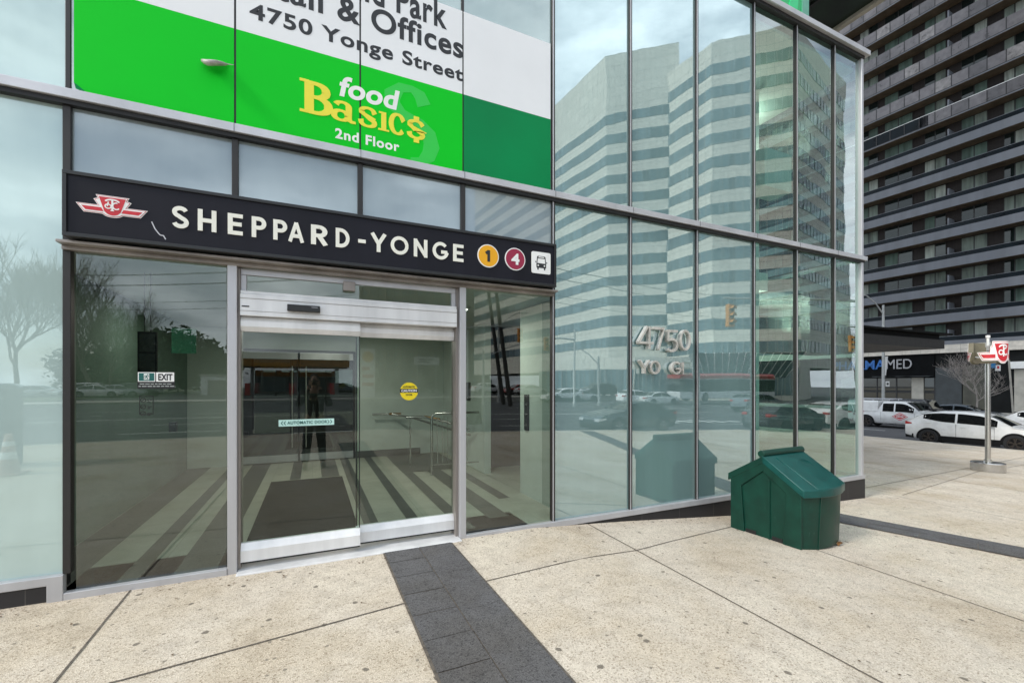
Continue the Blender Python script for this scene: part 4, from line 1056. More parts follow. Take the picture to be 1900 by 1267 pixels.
for ang in (face, face + math.pi):
    mb = MB(); bent(mb, pw(OT_), pw(OB_), -1, 1, ang, -.10, 0, 60); box = mb.build('emblem_box', M_back, PY, smooth=30)
    sh = lambda k: ([(a, b*k if b > 0 else b) for a, b in OT_], OB_)
    for nm, mt, m_, h in (('emblem_edge', M_wh, .0, .004), ('emblem_keyline', M_red, .030, .006), ('emblem_field', M_wh, .045, .008)):
        mb = MB(); bent(mb, lambda a, m_=m_: pw(OT_)(a*(1+m_)) - m_, lambda a, m_=m_: min(pw(OB_)(a*(1+m_)) + m_, pw(OT_)(a*(1+m_)) - m_ - .001), -1+m_*1.6, 1-m_*1.6, ang, -.001, h, 60); mb.build(nm, mt, box, smooth=30)
    mb = MB(); bent(mb, lambda a: .28, pw([(0,-.33),(.07,-.32),(.14,-.29),(.225,-.20),(.36,.279)]), -.36, .36, ang, -.001, .010, 30); mb.build('emblem_shield', M_red, box, smooth=30)
    for s in (1, -1):
        mb = MB(); bent(mb, lambda a: -.085, pw([(0,-.215),(.74,-.215),(.85,-.086)]), s*.33, s*.85, ang, -.001, .010, 16); mb.build('emblem_wing', M_red, box, smooth=30)
    tmp = MB(); kw = dict(y0=0, y1=1, jit=.05)
    stroke(tmp, arc(0, .13, .20, .10, 165, 15, 10), .055, **kw); stroke(tmp, [(0,.22),(0,-.16)], .06, **kw); stroke(tmp, arc(-.115, -.02, .085, .075, 0, 360, 14), .04, **kw); stroke(tmp, arc(.11, .01, .10, .115, 70, 320, 14), .045, **kw)
    q = []
    for v in tmp.v:
        th = ang + v[0]*HWp/RB*1.25; rr_ = RB + .012 - .011*v[1]; q.append((rr_*math.cos(th), rr_*math.sin(th), zc + v[2]*.47*1.6))
    tmp.v = q; tmp.build('emblem_monogram', M_wh, box)
mb = MB()
for k in range(4): mb.tube([(.08*math.cos(k*math.pi/2), .08*math.sin(k*math.pi/2), 2.98), (.36*math.cos(k*math.pi/2+.2), .36*math.sin(k*math.pi/2+.2), 3.02)], .018, 6)
mb.build('brackets', M_steel, PY)
mb = MB(); mb.lathe([(.33, 2.93), (.22, 2.84), (.0, 2.835)], n=24); mb.build('underplate', M_box, PY, smooth=40)
mb = MB(); mb.lathe([(.03, 3.30), (.03, 3.50), (.045, 3.51), (.045, 3.57), (.0, 3.58)], n=14); mb.build('finial', M_wh, PY, smooth=40)

# blown grit and leaf crumbs that collect on the pavement
gr = MB(); rnd = random.Random(19)
for i in range(420):
    if rnd.random() < .6: x = rnd.uniform(-4, 8.2); y = -.07 - abs(rnd.gauss(0, .10)); 
    else: x = rnd.uniform(-4, 9); y = rnd.uniform(-3.2, -.1)
    if -.6 < x < 1.4 and y > -.16: y -= .14
    s_ = rnd.uniform(.003, .010); a_ = rnd.uniform(0, 6.3); z = gz(x, y) + .007
    p_ = [(x + s_*math.cos(a_+t)*(1.6 if k % 2 else .8), y + s_*math.sin(a_+t)*(1.2 if k % 2 else .8), z + rnd.uniform(0, .003)) for k, t in enumerate((0, 1.5, 3.0, 4.6))]
    gr.quad(*p_)
gr.build('leaf_litter', paint('leaf_crumbs', (.12, .075, .04), .9, 0, .4, 50), kind='stuff', fix=False)
# ------------------------------------------------------------------ vehicles
M_tyre = paint('tyre_rubber', (.016, .016, .017), .85, 0, .2, 20)
M_rim  = paint('dark_rim', (.055, .045, .038), .4, .5, .2, 14)
M_rimS = paint('silver_rim', (.35, .35, .36), .35, .7, .1, 14)
M_cglass = backed_glass('car_glass', (.006, .007, .008), .04, .0, 1)
M_trim = paint('black_trim', (.006, .006, .0065), .7, 0, .2, 12, spec=.2)
M_tail = paint('tail_lamp', (.42, .008, .012), .2, 0, .05, 9, coat=.6)
M_head = paint('head_lamp', (.62, .64, .66), .15, .2, .05, 9, coat=.6)
def car_paint(name, col): return paint(name, col, .28, 0, .04, 3, coat=.7)
P_white = car_paint('car_white', (.74, .74, .73)); P_black = car_paint('car_black', (.012, .013, .015)); P_grey = car_paint('car_grey', (.12, .14, .16))
P_silver = car_paint('car_silver', (.42, .43, .44)); P_red = car_paint('car_red', (.32, .02, .02)); P_dark = car_paint('car_dark_blue_green', (.012, .024, .028))

def lerp_prof(prof, x):
    for (a, b), (c, d) in zip(prof, prof[1:]):
        if a <= x <= c: return b + (d-b)*(x-a)/(c-a) if c > a else b
    return prof[0][1] if x < prof[0][0] else prof[-1][1]
def smooth_prof(prof, x, e=.07): return (lerp_prof(prof, x-e) + lerp_prof(prof, x)*2 + lerp_prof(prof, x+e))/4

def make_car(label, group, pnt, spec, cat='car', name='car', detail=True):
    """front towards +x, centre at the origin, wheels on z = 0"""
    L, Wd, H = spec['L'], spec['W'], spec['H']; hw = Wd/2; gc = spec.get('gc', .22)
    top, belt = spec['top'], spec['belt']
    r = thing(name, (0,0,0), label, cat, group)
    x0, x1 = -L/2, L/2; N = 44
    xs_ = [x0 + (x1-x0)*i/N for i in range(N+1)]
    def wid(x):
        e = min(x-x0, x1-x)
        return hw*(1 - .16*max(0, 1-e/.75)**2.2)
    def zb(x):
        e = min(x-x0, x1-x); return gc + .16*max(0, 1-e/.5)**1.5
    def ring_(x):
        w = wid(x); b = zb(x); t = smooth_prof(top, x); bl = min(lerp_prof(belt, x), t-.02)
        cab = max(0, min(1, (t-bl-.10)/.25)); tw = w*(1-.20*cab) if not spec.get('boxy') else w*(1-.08*cab)
        return [(0,b),(w*.90,b),(w*.985,b+.10),(w,b+(bl-b)*.55),(w*.985,bl-.03),(w*(.97),bl+.0),(tw+ (w*.97-tw)*.10, bl+(t-bl)*.86 if cab > 0 else bl+(t-bl)*.5),(tw*.90,t-.012),(tw*.55,t),(0,t+.006)]
    vs = []; fs = []; K = 10
    for x in xs_:
        p = ring_(x)
        vs += [(x, y, z) for y, z in p] + [(x, -y, z) for y, z in reversed(p)]
    n = 2*K
    for i in range(N):
        for k in range(n): fs.append((i*n+k, i*n+(k+1)%n, (i+1)*n+(k+1)%n, (i+1)*n+k))
    fs += [tuple(range(n)), tuple(N*n+k for k in range(n-1,-1,-1))]
    mb = MB(); mb.add(vs, fs); body = mb.build('body', pnt, r, smooth=38)
    # windows follow the body's own surface, 5 mm proud
    def srf(x, u):          # u 0 at the belt, 1 at the roof edge
        q = ring_(x); (ya, za), (yb, zb_) = q[5], q[6]; return ya+(yb-ya)*u, za+(zb_-za)*u
    for a, b in spec['side']:
        for s in (1, -1):
            mb = MB(); m = 8; v = []; f = []
            for i in range(m+1):
                x = a + (b-a)*i/m
                t = smooth_prof(top, x); bl = min(lerp_prof(belt, x), t-.02)
                hgt = t-bl
                uu = (.06, .93) if hgt > .16 else (.06, .07)
                for u in uu:
                    y, z = srf(x, u); v.append((x, s*(y+.008), z))
            for i in range(m): f.append((i*2, i*2+1, i*2+3, i*2+2))
            mb.add(v, f); mb.build('side_window', M_cglass, r, smooth=40)
    for a, b, nm in ((spec['ws'][0], spec['ws'][1], 'windscreen'), (spec['rw'][0], spec['rw'][1], 'rear_window')):
        mb = MB(); m = 8; v = []; f = []
        for i in range(m+1):
            x = a + (b-a)*i/m; q = ring_(x); w = q[7][0]*1.0; t = smooth_prof(top, x)
            for k in range(7):
                c = -1 + 2*k/6; v.append((x, c*w, t - .012*c*c + .012))
        for i in range(m):
            for k in range(6): f.append((i*7+k, i*7+k+1, (i+1)*7+k+1, (i+1)*7+k))
        mb.add(v, f); mb.build(nm, M_cglass, r, smooth=40)
    R_ = spec.get('wr', .35)
    for wx in spec['axles']:
        for s in (1, -1):
            w = wid(wx)
            mb = MB(); pts = arc(wx, R_, R_+.085, R_+.085, -12, 192, 18)
            mb.prism(pts, lambda a, b: (a, s*(w+.010), b), lambda a, b: (a, s*(w-.25), b)); mb.build('wheel_arch', M_trim, r, smooth=40)
            mb = MB(); c = w - .19
            prof = [(R_*.62, -.0), (R_*.9, -.01), (R_, .03), (R_, .19), (R_*.93, .225), (R_*.68, .225), (R_*.66, .20), (.0, .19)]
            nn = 28; v = []; f = []
            for rr_, d in prof: v += [(wx+rr_*math.cos(2*math.pi*i/nn), s*(c+d), R_+rr_*math.sin(2*math.pi*i/nn)) for i in range(nn)]
            for k in range(len(prof)-1): f += [(k*nn+i, k*nn+(i+1)%nn, (k+1)*nn+(i+1)%nn, (k+1)*nn+i) for i in range(nn)]
            mb.add(v, f); wh = mb.build('wheel', M_tyre, r, smooth=40)
            mb = MB()
            for k in range(5):
                a0 = 2*math.pi*k/5 + .3
                for da in (-.17, .17):
                    p0 = (wx+.05*math.cos(a0), R_+.05*math.sin(a0)); p1 = (wx+R_*.64*math.cos(a0+da), R_+R_*.64*math.sin(a0+da)); d = Vector((p1[0]-p0[0], p1[1]-p0[1])).normalized(); q = Vector((-d.y, d.x))*.019
                    mb.prism([(p0[0]+q.x,p0[1]+q.y),(p1[0]+q.x,p1[1]+q.y),(p1[0]-q.x,p1[1]-q.y),(p0[0]-q.x,p0[1]-q.y)], lambda a, b: (a, s*(c+.213), b), lambda a, b: (a, s*(c+.19), b))
            stroke_pts = arc(wx, R_, R_*.645, R_*.645, 0, 360, 24)
            for (a1, b1), (a2, b2) in zip(stroke_pts, stroke_pts[1:]):
                kk = .94; mb.prism([(a1,b1),(a2,b2),(wx+(a2-wx)*kk,R_+(b2-R_)*kk),(wx+(a1-wx)*kk,R_+(b1-R_)*kk)], lambda a, b: (a, s*(c+.216), b), lambda a, b: (a, s*(c+.19), b))
            mb.prism(disc(wx, R_, .055, 0, 14), lambda a, b: (a, s*(c+.219), b), lambda a, b: (a, s*(c+.19), b))
            mb.build('rim', spec.get('rim', M_rim), wh)
    if spec.get('clad', True):
        for s in (1, -1):
            mb = MB(); a, b = spec['axles'][0]+R_+.07, spec['axles'][1]-R_-.07
            if a > b: a, b = b, a
            a, b = min(spec['axles'])+R_+.07, max(spec['axles'])-R_-.07
            mb.box(a, b, min(s*(hw-.05), s*(hw+.012)), max(s*(hw-.05), s*(hw+.016)), gc-.06, gc+.22); mb.build('sill', M_trim, r, bevel=.01)
    for xe, nm in ((x1, 'front_bumper'), (x0, 'rear_bumper')):
        sg = 1 if xe > 0 else -1; w = wid(xe)
        mb = MB(); pts = [(xe+sg*.02, -w*.9), (xe+sg*.02, w*.9), (xe-sg*.35, wid(xe-sg*.35)+.008), (xe-sg*.35, -wid(xe-sg*.35)-.008)]
        mb.xy(pts, gc+.02, gc+.24); mb.build(nm, M_trim, r, bevel=.02)
    zl = spec.get('tail_z', .85); zh = spec.get('head_z', .72)
    for s in (1, -1):
        mb = MB(); w = wid(x0+.12)
        mb.prism([(x0-.004, zl-.06), (x0+.28, zl-.02), (x0+.28, zl+.04), (x0-.004, zl+.09)], lambda a, b: (a, s*(wid(a)+.010), b), lambda a, b: (a, s*(wid(a)-.30), b)); mb.build('tail_lamp', M_tail, r, bevel=.006)
        mb = MB()
        mb.prism([(x1+.004, zh-.06), (x1-.32, zh+.03), (x1-.30, zh+.09), (x1+.0, zh+.05)], lambda a, b: (a, s*(wid(a)+.010), b), lambda a, b: (a, s*(wid(a)-.32), b)); mb.build('head_lamp', M_head, r, bevel=.006)
        if detail:
            mx = spec['ws'][1]-.50 if False else spec.get('mirror', spec['ws'][0]-.35)
            zz = lerp_prof(belt, mx)+.06
            mb = MB(); mb.box(mx-.09, mx+.09, min(s*(hw-.02), s*(hw+.20)), max(s*(hw-.02), s*(hw+.20)), zz-.02, zz+.12); mb.build('wing_mirror', M_trim, r, bevel=.03)
            for a, b in spec['side']:
                mb = MB(); xh_ = a+.10; mb.box(xh_, xh_+.2, min(s*hw*.985, s*(hw+.012)), max(s*hw*.985, s*(hw+.012)), lerp_prof(belt, xh_)-.17, lerp_prof(belt, xh_)-.135); mb.build('door_handle', pnt if pnt is not P_black else M_trim, r, bevel=.006)
            for xd in spec.get('seams', ()):
                mb = MB(); mb.box(xd-.004, xd+.004, min(s*(hw-.03), s*(hw+.0015)), max(s*(hw-.03), s*(hw+.0015)), gc+.20, lerp_prof(belt, xd)-.02); mb.build('door_seam', M_trim, r)
    return r
SUV = dict(L=4.7, W=1.9, H=1.66, gc=.26, wr=.37, top=[(-2.35,.88),(-2.30,1.12),(-2.05,1.26),(-1.55,1.56),(-1.0,1.655),(-.2,1.665),(.35,1.60),(.7,1.46),(1.35,1.07),(2.0,.98),(2.28,.86),(2.35,.66)],
           belt=[(-2.35,1.10),(-1.62,1.26),(-1.0,1.12),(1.35,1.00),(2.35,.9)], side=[(-1.62,-.50),(-.42,.86)], ws=(.62,1.28), rw=(-2.02,-1.62), axles=(-1.42,1.40), tail_z=1.0, head_z=.78, seams=(-.46,.78), mirror=.72)
SEDAN = dict(L=4.65, W=1.82, H=1.45, gc=.2, wr=.33, top=[(-2.32,.78),(-2.25,.98),(-1.7,1.05),(-1.0,1.38),(-.3,1.445),(.3,1.40),(1.1,1.0),(1.9,.88),(2.25,.74),(2.32,.58)],
           belt=[(-2.3,.95),(1.1,.93),(2.3,.8)], side=[(-1.45,-.25),(-.17,.92)], ws=(.42,1.05), rw=(-1.62,-1.02), axles=(-1.38,1.38), tail_z=.82, head_z=.62, seams=(-.21,.72), mirror=.72, clad=False, rim=M_rimS)
JEEP = dict(L=4.5, W=1.88, H=1.87, gc=.3, wr=.40, boxy=True, top=[(-2.25,1.0),(-2.22,1.8),(-1.9,1.86),(.35,1.86),(.50,1.78),(.85,1.18),(1.1,1.12),(2.1,1.08),(2.25,.9)],
           belt=[(-2.25,1.12),(2.25,1.05)], side=[(-2.0,-1.1),(-1.0,-.15),(-.05,.62)], ws=(.50,.84), rw=(-2.24,-2.21), axles=(-1.45,1.40), tail_z=1.0, head_z=.9, seams=(-.1,.66), mirror=.55)
PICK = dict(L=5.5, W=1.9, H=1.80, gc=.30, wr=.38, top=[(-2.75,.95),(-2.74,1.10),(-.95,1.12),(-.86,1.70),(-.6,1.785),(.3,1.79),(.55,1.70),(1.2,1.16),(2.2,1.06),(2.65,.98),(2.75,.7)],
           belt=[(-2.75,1.08),(1.2,1.06),(2.75,.95)], side=[(-.72,-.12),(-.04,.90)], ws=(.50,1.14), rw=(-.90,-.84), axles=(-1.62,1.70), tail_z=.95, head_z=.88, seams=(-.80,.95), mirror=.84, clad=False)
def street_car(o, px, off, near_y=None, rz=None, face=-1):
    """park o in the cross street: pixel column of its rear axle, distance of its near side from the kerb"""
    t = (px-HX)/FPX; lo, hi = -60, 80
    for _ in range(60):
        m = (lo+hi)/2; X = yx(m, off); Z = X/(CY*t+SY); yv = EYE.y + Z*(-SY*t+CY)
        if yv > m: lo = m
        else: hi = m
    return (yx(lo, off), lo)
YA = math.atan2(-YON.y, -YON.x)      # heading towards the avenue
def put(o, px, off, axle, half, z=-1.41):
    x, y = street_car(o, px, off)
    f = Vector((math.cos(YA), math.sin(YA), 0))
    c = Vector((x, y, z)) - f*axle + Vector((half, 0, 0))
    o.location = c; o.rotation_euler = (0,0,YA)
suv = make_car('white crossover with black arches and black wheels at the kerb behind the station pylon', None, P_white, SUV)
put(suv, 1718, .38, -1.42, .95)
truck = make_car('white pickup truck with red diamond door logo and boxed bed behind the crossover', None, P_white, PICK, 'pickup truck', 'pickup_truck')
# bed box, ladder rack, badge
mb = MB(); mb.yz([(-.93,1.05),(.93,1.05),(.90,1.72),(.84,1.80),(-.84,1.80),(-.90,1.72)], -2.72, -.98); mb.build('bed_box', P_white, truck, bevel=.02)
mb = MB()
for s in (-1, 1): mb.tube([(-2.7,s*.72,1.90),(-.2,s*.72,1.92)], .025, 6)
for x in (-2.4,-1.3,-.4): mb.tube([(x,-.74,1.80),(x,-.74,1.92),(x,.74,1.92),(x,.74,1.80)], .02, 6)
mb.build('ladder_rack', M_alu, truck, smooth=40)
for s in (-1, 1):
    for k, (cx, cz, w, h, m) in enumerate(((.22,.80,.42,.24,M_red),(.22,.80,.37,.195,M_wh),(.22,.80,.32,.16,M_red))):
        mb = MB(); mb.prism([(cx-w,cz),(cx-.12*w,cz+h),(cx+.12*w,cz+h),(cx+w,cz),(cx+.12*w,cz-h),(cx-.12*w,cz-h)], lambda a, b: (a, s*(.953+.003*k), b), lambda a, b: (a, s*.93, b)); mb.build('door_badge', m, truck)
    mb = MB()
    for q in range(5): mb.prism([(.05+q*.075,.75),(.10+q*.075,.75),(.10+q*.075,.85),(.05+q*.075,.85)], lambda a, b: (a, s*.963, b), lambda a, b: (a, s*.93, b))
    mb.build('badge_lettering', M_wh, truck)
    for q, (cx, cz, m) in enumerate(((-2.2,1.02,M_btext),(-1.85,1.05,M_maroon),(-2.05,.86,M_maroon),(-2.3,.86,M_btext))):
        mb = MB(); mb.prism(disc(cx, cz, .105, 0, 18), lambda a, b: (a, s*.957, b), lambda a, b: (a, s*.93, b)); mb.build('bed_sticker', m, truck)
put(truck, 1604, 8.6, -1.62, .95)
jeep = make_car('boxy black off-roader with upright windscreen behind the white pickup truck', None, P_black, JEEP); put(jeep, 1650, 12.2, -1.45, .94)
sed = make_car('grey saloon car in a far lane between the black off-roader and the bare tree', None, P_grey, SEDAN); put(sed, 1726, 16.4, -1.38, .91)
c2 = make_car('white car beyond the crossover showing only its red tail lamp and rear', None, P_white, SUV); put(c2, 1893, 6.2, -1.42, .95)
# vehicles that the glass mirrors
def mirror_car(o, px, Z, head, zoff=-.15):
    p = mir(px, 740, Z); o.location = (p.x, p.y, (gz(p.x, p.y) + zoff) if p.y > -42 else -.02); o.rotation_euler = (0,0,head)
d1 = make_car('dark green hatchback crossing on the avenue, mirrored beside the house number', None, P_dark, SEDAN, detail=False); mirror_car(d1, 1165, 20.5, R(180))
kinds = [(P_white, SUV), (P_silver, SEDAN), (P_black, SUV), (P_white, SEDAN), (P_red, SEDAN), (P_grey, SUV)]
protos = {}
def lot_car(k, px, Z, head, lab, grp):
    if k not in protos:
        protos[k] = make_car(lab, grp, *kinds[k][:1], kinds[k][1], detail=False); o = protos[k]
    else: o = copy_tree(protos[k], label=lab)
    mirror_car(o, px, Z, head)
    return o
G1 = 'cars parked in the lot across the avenue'
rows = [(1, 60, 50, 0), (0, 155, 50, 1), (3, 185, 48, 2), (1, 222, 49, 3), (2, 255, 52, 4), (5, 20, 52, 5),
        (0, 1040, 52, 6), (3, 1072, 54, 7), (2, 1105, 56, 8), (0, 1180, 46, 9), (3, 1222, 46, 10), (4, 960, 62, 11), (1, 985, 60, 12), (0, 905, 64, 13), (5, 640, 66, 14), (3, 750, 70, 15)]
desc = ['white crossover', 'silver saloon', 'black crossover', 'white saloon', 'red saloon', 'grey crossover']
where = ['mirrored in the pale glass at the building end', 'first of the row mirrored in the exit window', 'second of the row mirrored in the exit window', 'third of the row mirrored in the exit window', 'mirrored under the exit sticker',
         'mirrored beside the grey post and cone', 'mirrored at the first green pane', 'mirrored in the first green pane further on', 'mirrored behind the first mullion', 'mirrored below the house number', 'mirrored under the missing letter', 'mirrored by the utility poles',
         'mirrored near the lift panel', 'mirrored behind the brick tower', 'mirrored by the fuel station', 'mirrored by the caution sticker']
for k, px, Z, i in rows: lot_car(k, px, Z, R(random.choice((0,180))+random.uniform(-6,6)), desc[k] + ' parked across the avenue, ' + where[i], G1)
for k, px, Z, h, lab in ((2, 1452, 24, 0, 'black crossover waiting at the crossing, mirrored at the glass corner'), (0, 1555, 27, 3, 'white crossover waiting at the crossing, mirrored in the end pane'), (5, 1400, 38, 0, 'grey crossover on the avenue behind the mirrored bus')):
    lot_car(k, px, Z, R(h), lab, 'cars on the avenue')
# city bus: red roof band, white waist, dark windows
def city_bus():
    r = thing('city_bus', (0,0,0), 'red and white city bus on the avenue mirrored in the green glass', 'bus')
    M_busr = paint('bus_red', (.36,.012,.015), .35, 0, .05, 3, coat=.4); M_busw = paint('bus_white', (.62,.62,.62), .4, 0, .05, 3)
    prof = lambda z0, z1, w: [(-w,z0),(w,z0),(w,z1),(-w,z1)]
    mb = MB(); mb.yz(prof(.32,1.05,1.27), -6, 6); mb.build('lower_body', M_busw, r, bevel=.06)
    mb = MB(); mb.yz(prof(1.051,2.45,1.25), -5.95, 5.97); mb.build('window_band', M_cglass, r, bevel=.05)
    mb = MB(); mb.yz([(-1.27,2.451),(1.27,2.451),(1.27,2.80),(1.0,3.05),(-1.0,3.05),(-1.27,2.80)], -6, 6); mb.build('roof', M_busr, r, bevel=.06)
    mb = MB(); mb.yz(prof(2.40,2.455,1.285), -5.9, 5.9); mb.build('roof_stripe', M_busw, r)
    for x in (-3.4, 3.6):
        for s in (-1, 1):
            mb = MB(); mb.cyl((x, s*1.02, .48), (x, s*1.29, .48), .48, n=20); w = mb.build('wheel', M_tyre, r, smooth=40)
            mb = MB(); mb.cyl((x, s*1.29, .48), (x, s*1.305, .48), .26, n=14); mb.build('rim', M_rimS, w)
    for k in range(7):
        for s in (-1, 1):
            mb = MB(); x = -4.6 + k*1.5; mb.box(x-.03, x+.03, min(s*1.24,s*1.262), max(s*1.24,s*1.262), 1.05, 2.45); mb.build('window_post', M_trim, r)
    return r
bus = city_bus(); p = mir(1335, 740, 50); bus.location = (p.x, p.y, -.35); bus.rotation_euler = (0,0,R(8))

# ------------------------------------------------------------------ trees
M_bark = paint('bare_bark', (.16, .135, .115), .9, 0, .25, 12, bump=.4); M_barkp = paint('pale_bark', (.36, .32, .29), .9, 0, .2, 12, bump=.4)
def bare_tree(name, loc, h, lab, mat, seed=1, spread=.55, r0=None, levels=5, group=None, upright=.3):
    rnd = random.Random(seed); r = thing(name, loc, lab, 'tree', group); r0 = r0 or h*.020
    tk = MB(); br = MB()
    def grow(p, d, ln, rad, lv):
        pts = [p]; q = p; dd = d
        for k in range(3):
            dd = (dd + Vector((rnd.gauss(0,.11), rnd.gauss(0,.11), rnd.gauss(.03,.06)))).normalized(); q = q + dd*ln/3; pts.append(q)
        (tk if lv == 0 else br).tube(pts, [rad, rad*.9, rad*.8, rad*.66], 7 if lv < 2 else (5 if lv < 3 else 3))
        if lv >= levels: return
        nch = rnd.choice((3,4)) if lv < 2 else rnd.choice((2,3,3))
        for c in range(nch):
            az = rnd.uniform(0, 2*math.pi); sp = rnd.uniform(.45, 1.0)*spread*1.7
            side = Vector((math.cos(az), math.sin(az), 0)); nd = (dd + side*sp + Vector((0,0,upright))).normalized()
            k = rnd.choice((1,2,3)) if lv > 0 else rnd.choice((2,3,3))
            grow(pts[k], nd, ln*rnd.uniform(.62,.86), rad*rnd.uniform(.5,.66), lv+1)
        grow(pts[-1], (dd + Vector((rnd.gauss(0,.2), rnd.gauss(0,.2), .2))).normalized(), ln*.8, rad*.66, lv+1)
    grow(Vector((0,0,0)), Vector((0,0,1)), h*.30, r0, 0)
    tk.build('trunk', mat, r, smooth=60); br.build('branches', mat, r, smooth=60)
    return r
bt = dep(1814, 700, 39); bare_tree('street_tree', (bt.x, bt.y, -1.1), 5.6, 'bare pale-barked street tree behind the station pylon in front of the shop', M_barkp, 11, .75, .075, 5, None, .12)
M_ever = paint('evergreen_needles', (.030, .055, .026), .85, 0, .5, 1.2); M_bush = paint('olive_foliage', (.055, .062, .030), .85, 0, .5, 1.2)
def leafy(name, loc, h, w, lab, mat, seed, conical=False, n=900, group=None, leaf=.34):
    rnd = random.Random(seed); r = thing(name, loc, lab, 'tree', group)
    tk = MB(); tk.tube([(0,0,-.2),(0.03,0,h*.4),(0,0.02,h*.85)], [h*.022,h*.016,h*.005], 7); tk.build('trunk', M_bark, r, smooth=50)
    mb = MB(); clumps = [(rnd.gauss(0,.42)*w, rnd.gauss(0,.42)*w, h*rnd.uniform(.2,.95)) for _ in range(26)]
    for i in range(n):
        if conical:
            z = h*(.12 + .88*rnd.random()**1.15); rad = w*(1 - z/h)*(.5 + .5*((z*3.1/h*3) % 1)) + .08; a = rnd.uniform(0, 2*math.pi); rr = rad*rnd.uniform(.45,1)
            c = Vector((rr*math.cos(a), rr*math.sin(a), z - rr*.25))
        else:
            k = rnd.choice(clumps); sc = w*.30
            c = Vector((k[0]+rnd.gauss(0,sc*.55), k[1]+rnd.gauss(0,sc*.55), k[2]+rnd.gauss(0,sc*.5)))
            if c.z < h*.08: c.z = h*.1
        s = leaf*rnd.uniform(.5,1.2); u = Vector((rnd.gauss(0,1),rnd.gauss(0,1),rnd.gauss(0,.7))).normalized(); v = u.orthogonal().normalized()
        mb.quad(c-u*s, c-v*s*.5, c+u*s, c+v*s*.5)
    mb.build('crown', mat, r, fix=False); return r
def mtree(px, Z, base=-.0):
    p = mir(px, 740, Z); return (p.x, p.y, base if p.y > -47 else .0)
T1 = mtree(168, 62); bare_tree('bare_tree', T1, 19, 'tall bare tree across the avenue, mirrored at the edge of the exit window', M_bark, 5, .5, .30, 6, 'trees across the avenue')
bare_tree('bare_tree', mtree(205, 66), 15, 'rounder bare tree across the avenue, mirrored above the parked cars', M_bark, 8, .55, .24, 6, 'trees across the avenue')
bare_tree('bare_tree', mtree(30, 60), 20, 'spreading bare tree across the avenue, mirrored in the pale end glass', M_bark, 21, .55, .30, 6, 'trees across the avenue')
bare_tree('bare_tree', mtree(-60, 66), 20, 'bare tree across the avenue, farthest along the pale end glass', M_bark, 27, .55, .30, 5, 'trees across the avenue')
leafy('spruce_tree', mtree(262, 64), 11.5, 2.6, 'pointed spruce across the avenue, mirrored above the exit sticker', M_ever, 3, True, 1500, 'trees across the avenue', .42)
for i, (px, Z, h, w, m) in enumerate(((185, 72, 6.5, 3.6, M_ever), (140, 74, 6.0, 3.4, M_bush), (232, 68, 7.5, 3.2, M_ever), (300, 62, 9.0, 3.4, M_bush), (345, 63, 9.4, 3.6, M_bush), (378, 66, 8.2, 3.4, M_ever), (404, 70, 6.6, 3.0, M_bush), (285, 74, 7.0, 3.6, M_ever), (330, 76, 7.0, 3.6, M_ever))):
    leafy('broad_tree', mtree(px, Z), h, w, ['dark low tree mirrored over the first parked cars', 'olive low tree mirrored at the dark mullion', 'dense round tree mirrored left of the spruce', 'olive tree mirrored directly above the exit sticker', 'tallest olive tree mirrored behind the green poster', 'dense dark tree mirrored right of the green poster', 'low olive tree mirrored by the silver jamb', 'dark tree filling the gap behind the spruce', 'dark tree filling the gap behind the tallest olive tree'][i] + ', across the avenue', m, 30+i, False, 1300, 'trees across the avenue', .5)
bare_tree('bare_tree', mtree(1580, 45), 7.5, 'small bare tree mirrored in the end pane by the traffic signal', M_bark, 61, .5, .09, 5, 'trees across the avenue')
for i, px in enumerate((715, 745, 800)):
    leafy('shrub', mtree(px, 58), 2.4, 1.3, ['rounded winter shrub mirrored beside the fuel price pylon', 'winter shrub mirrored left of the caution sticker', 'winter shrub mirrored right of the caution sticker'][i], M_bush, 70+i, False, 500, 'shrubs across the avenue', .25)

# ------------------------------------------------------------------ what else stands across the cross street
E_T = Vector((-.045, .999, 0)); N_T = Vector((-.999, -.045, 0))      # along the block's face, and out of it
T0 = Vector((60.6, 13, 0))
def tp(u, out, z): p = T0 + E_T*u + N_T*out; return (p.x, p.y, z)
def tbox(mb, u0, u1, o0, o1, z0, z1):
    return mb.add([tp(u0,o0,z0),tp(u1,o0,z0),tp(u1,o1,z0),tp(u0,o1,z0),tp(u0,o0,z1),tp(u1,o0,z1),tp(u1,o1,z1),tp(u0,o1,z1)],
                  [(0,3,2,1),(4,5,6,7),(0,1,5,4),(1,2,6,5),(2,3,7,6),(3,0,4,7)])
def ucol(px, out=-1.5):            # where a pixel column meets the block's window wall
    t = (px-HX)/FPX; d = Vector((CY*t+SY, -SY*t+CY)); o = Vector(tp(0,out,0)).xy; e = E_T.xy
    # EYE + k d = o + u e
    m = Matrix(((d.x, -e.x), (d.y, -e.y))); s = m.inverted() @ (o - EYE.xy); return s.y
AP = thing('apartment_block', (0,0,0), 'tall dark apartment block with long grey balconies across the street', 'building')
M_brick = panelled('brown_brick', (.022,.017,.016), (.03,.027,.025), .25, .08, .01, .85, .15, 'ANY'); M_slab = paint('balcony_grey', (.15,.16,.18), .7, 0, .1, 1.2, True); M_sof = paint('balcony_soffit', (.20,.15,.10), .8, 0, .2, 1.5)
M_railg = paint('balcony_glass', (.005,.010,.014), .3, 0, .3, 1.0, spec=.12); M_railu = paint('fritted_balcony_glass', (.15,.14,.145), .3, 0, .22, 1.6); M_railv = paint('fritted_balcony_glass_pale', (.24,.225,.22), .3, 0, .3, 2.2); M_railw = paint('fritted_balcony_glass_dark', (.10,.095,.10), .3, 0, .25, 1.6); M_curt2 = paint('bright_curtain', (.33,.37,.33), .8, 0, .25, 3.5, True); M_post = paint('balcony_post', (.02,.02,.022), .5)
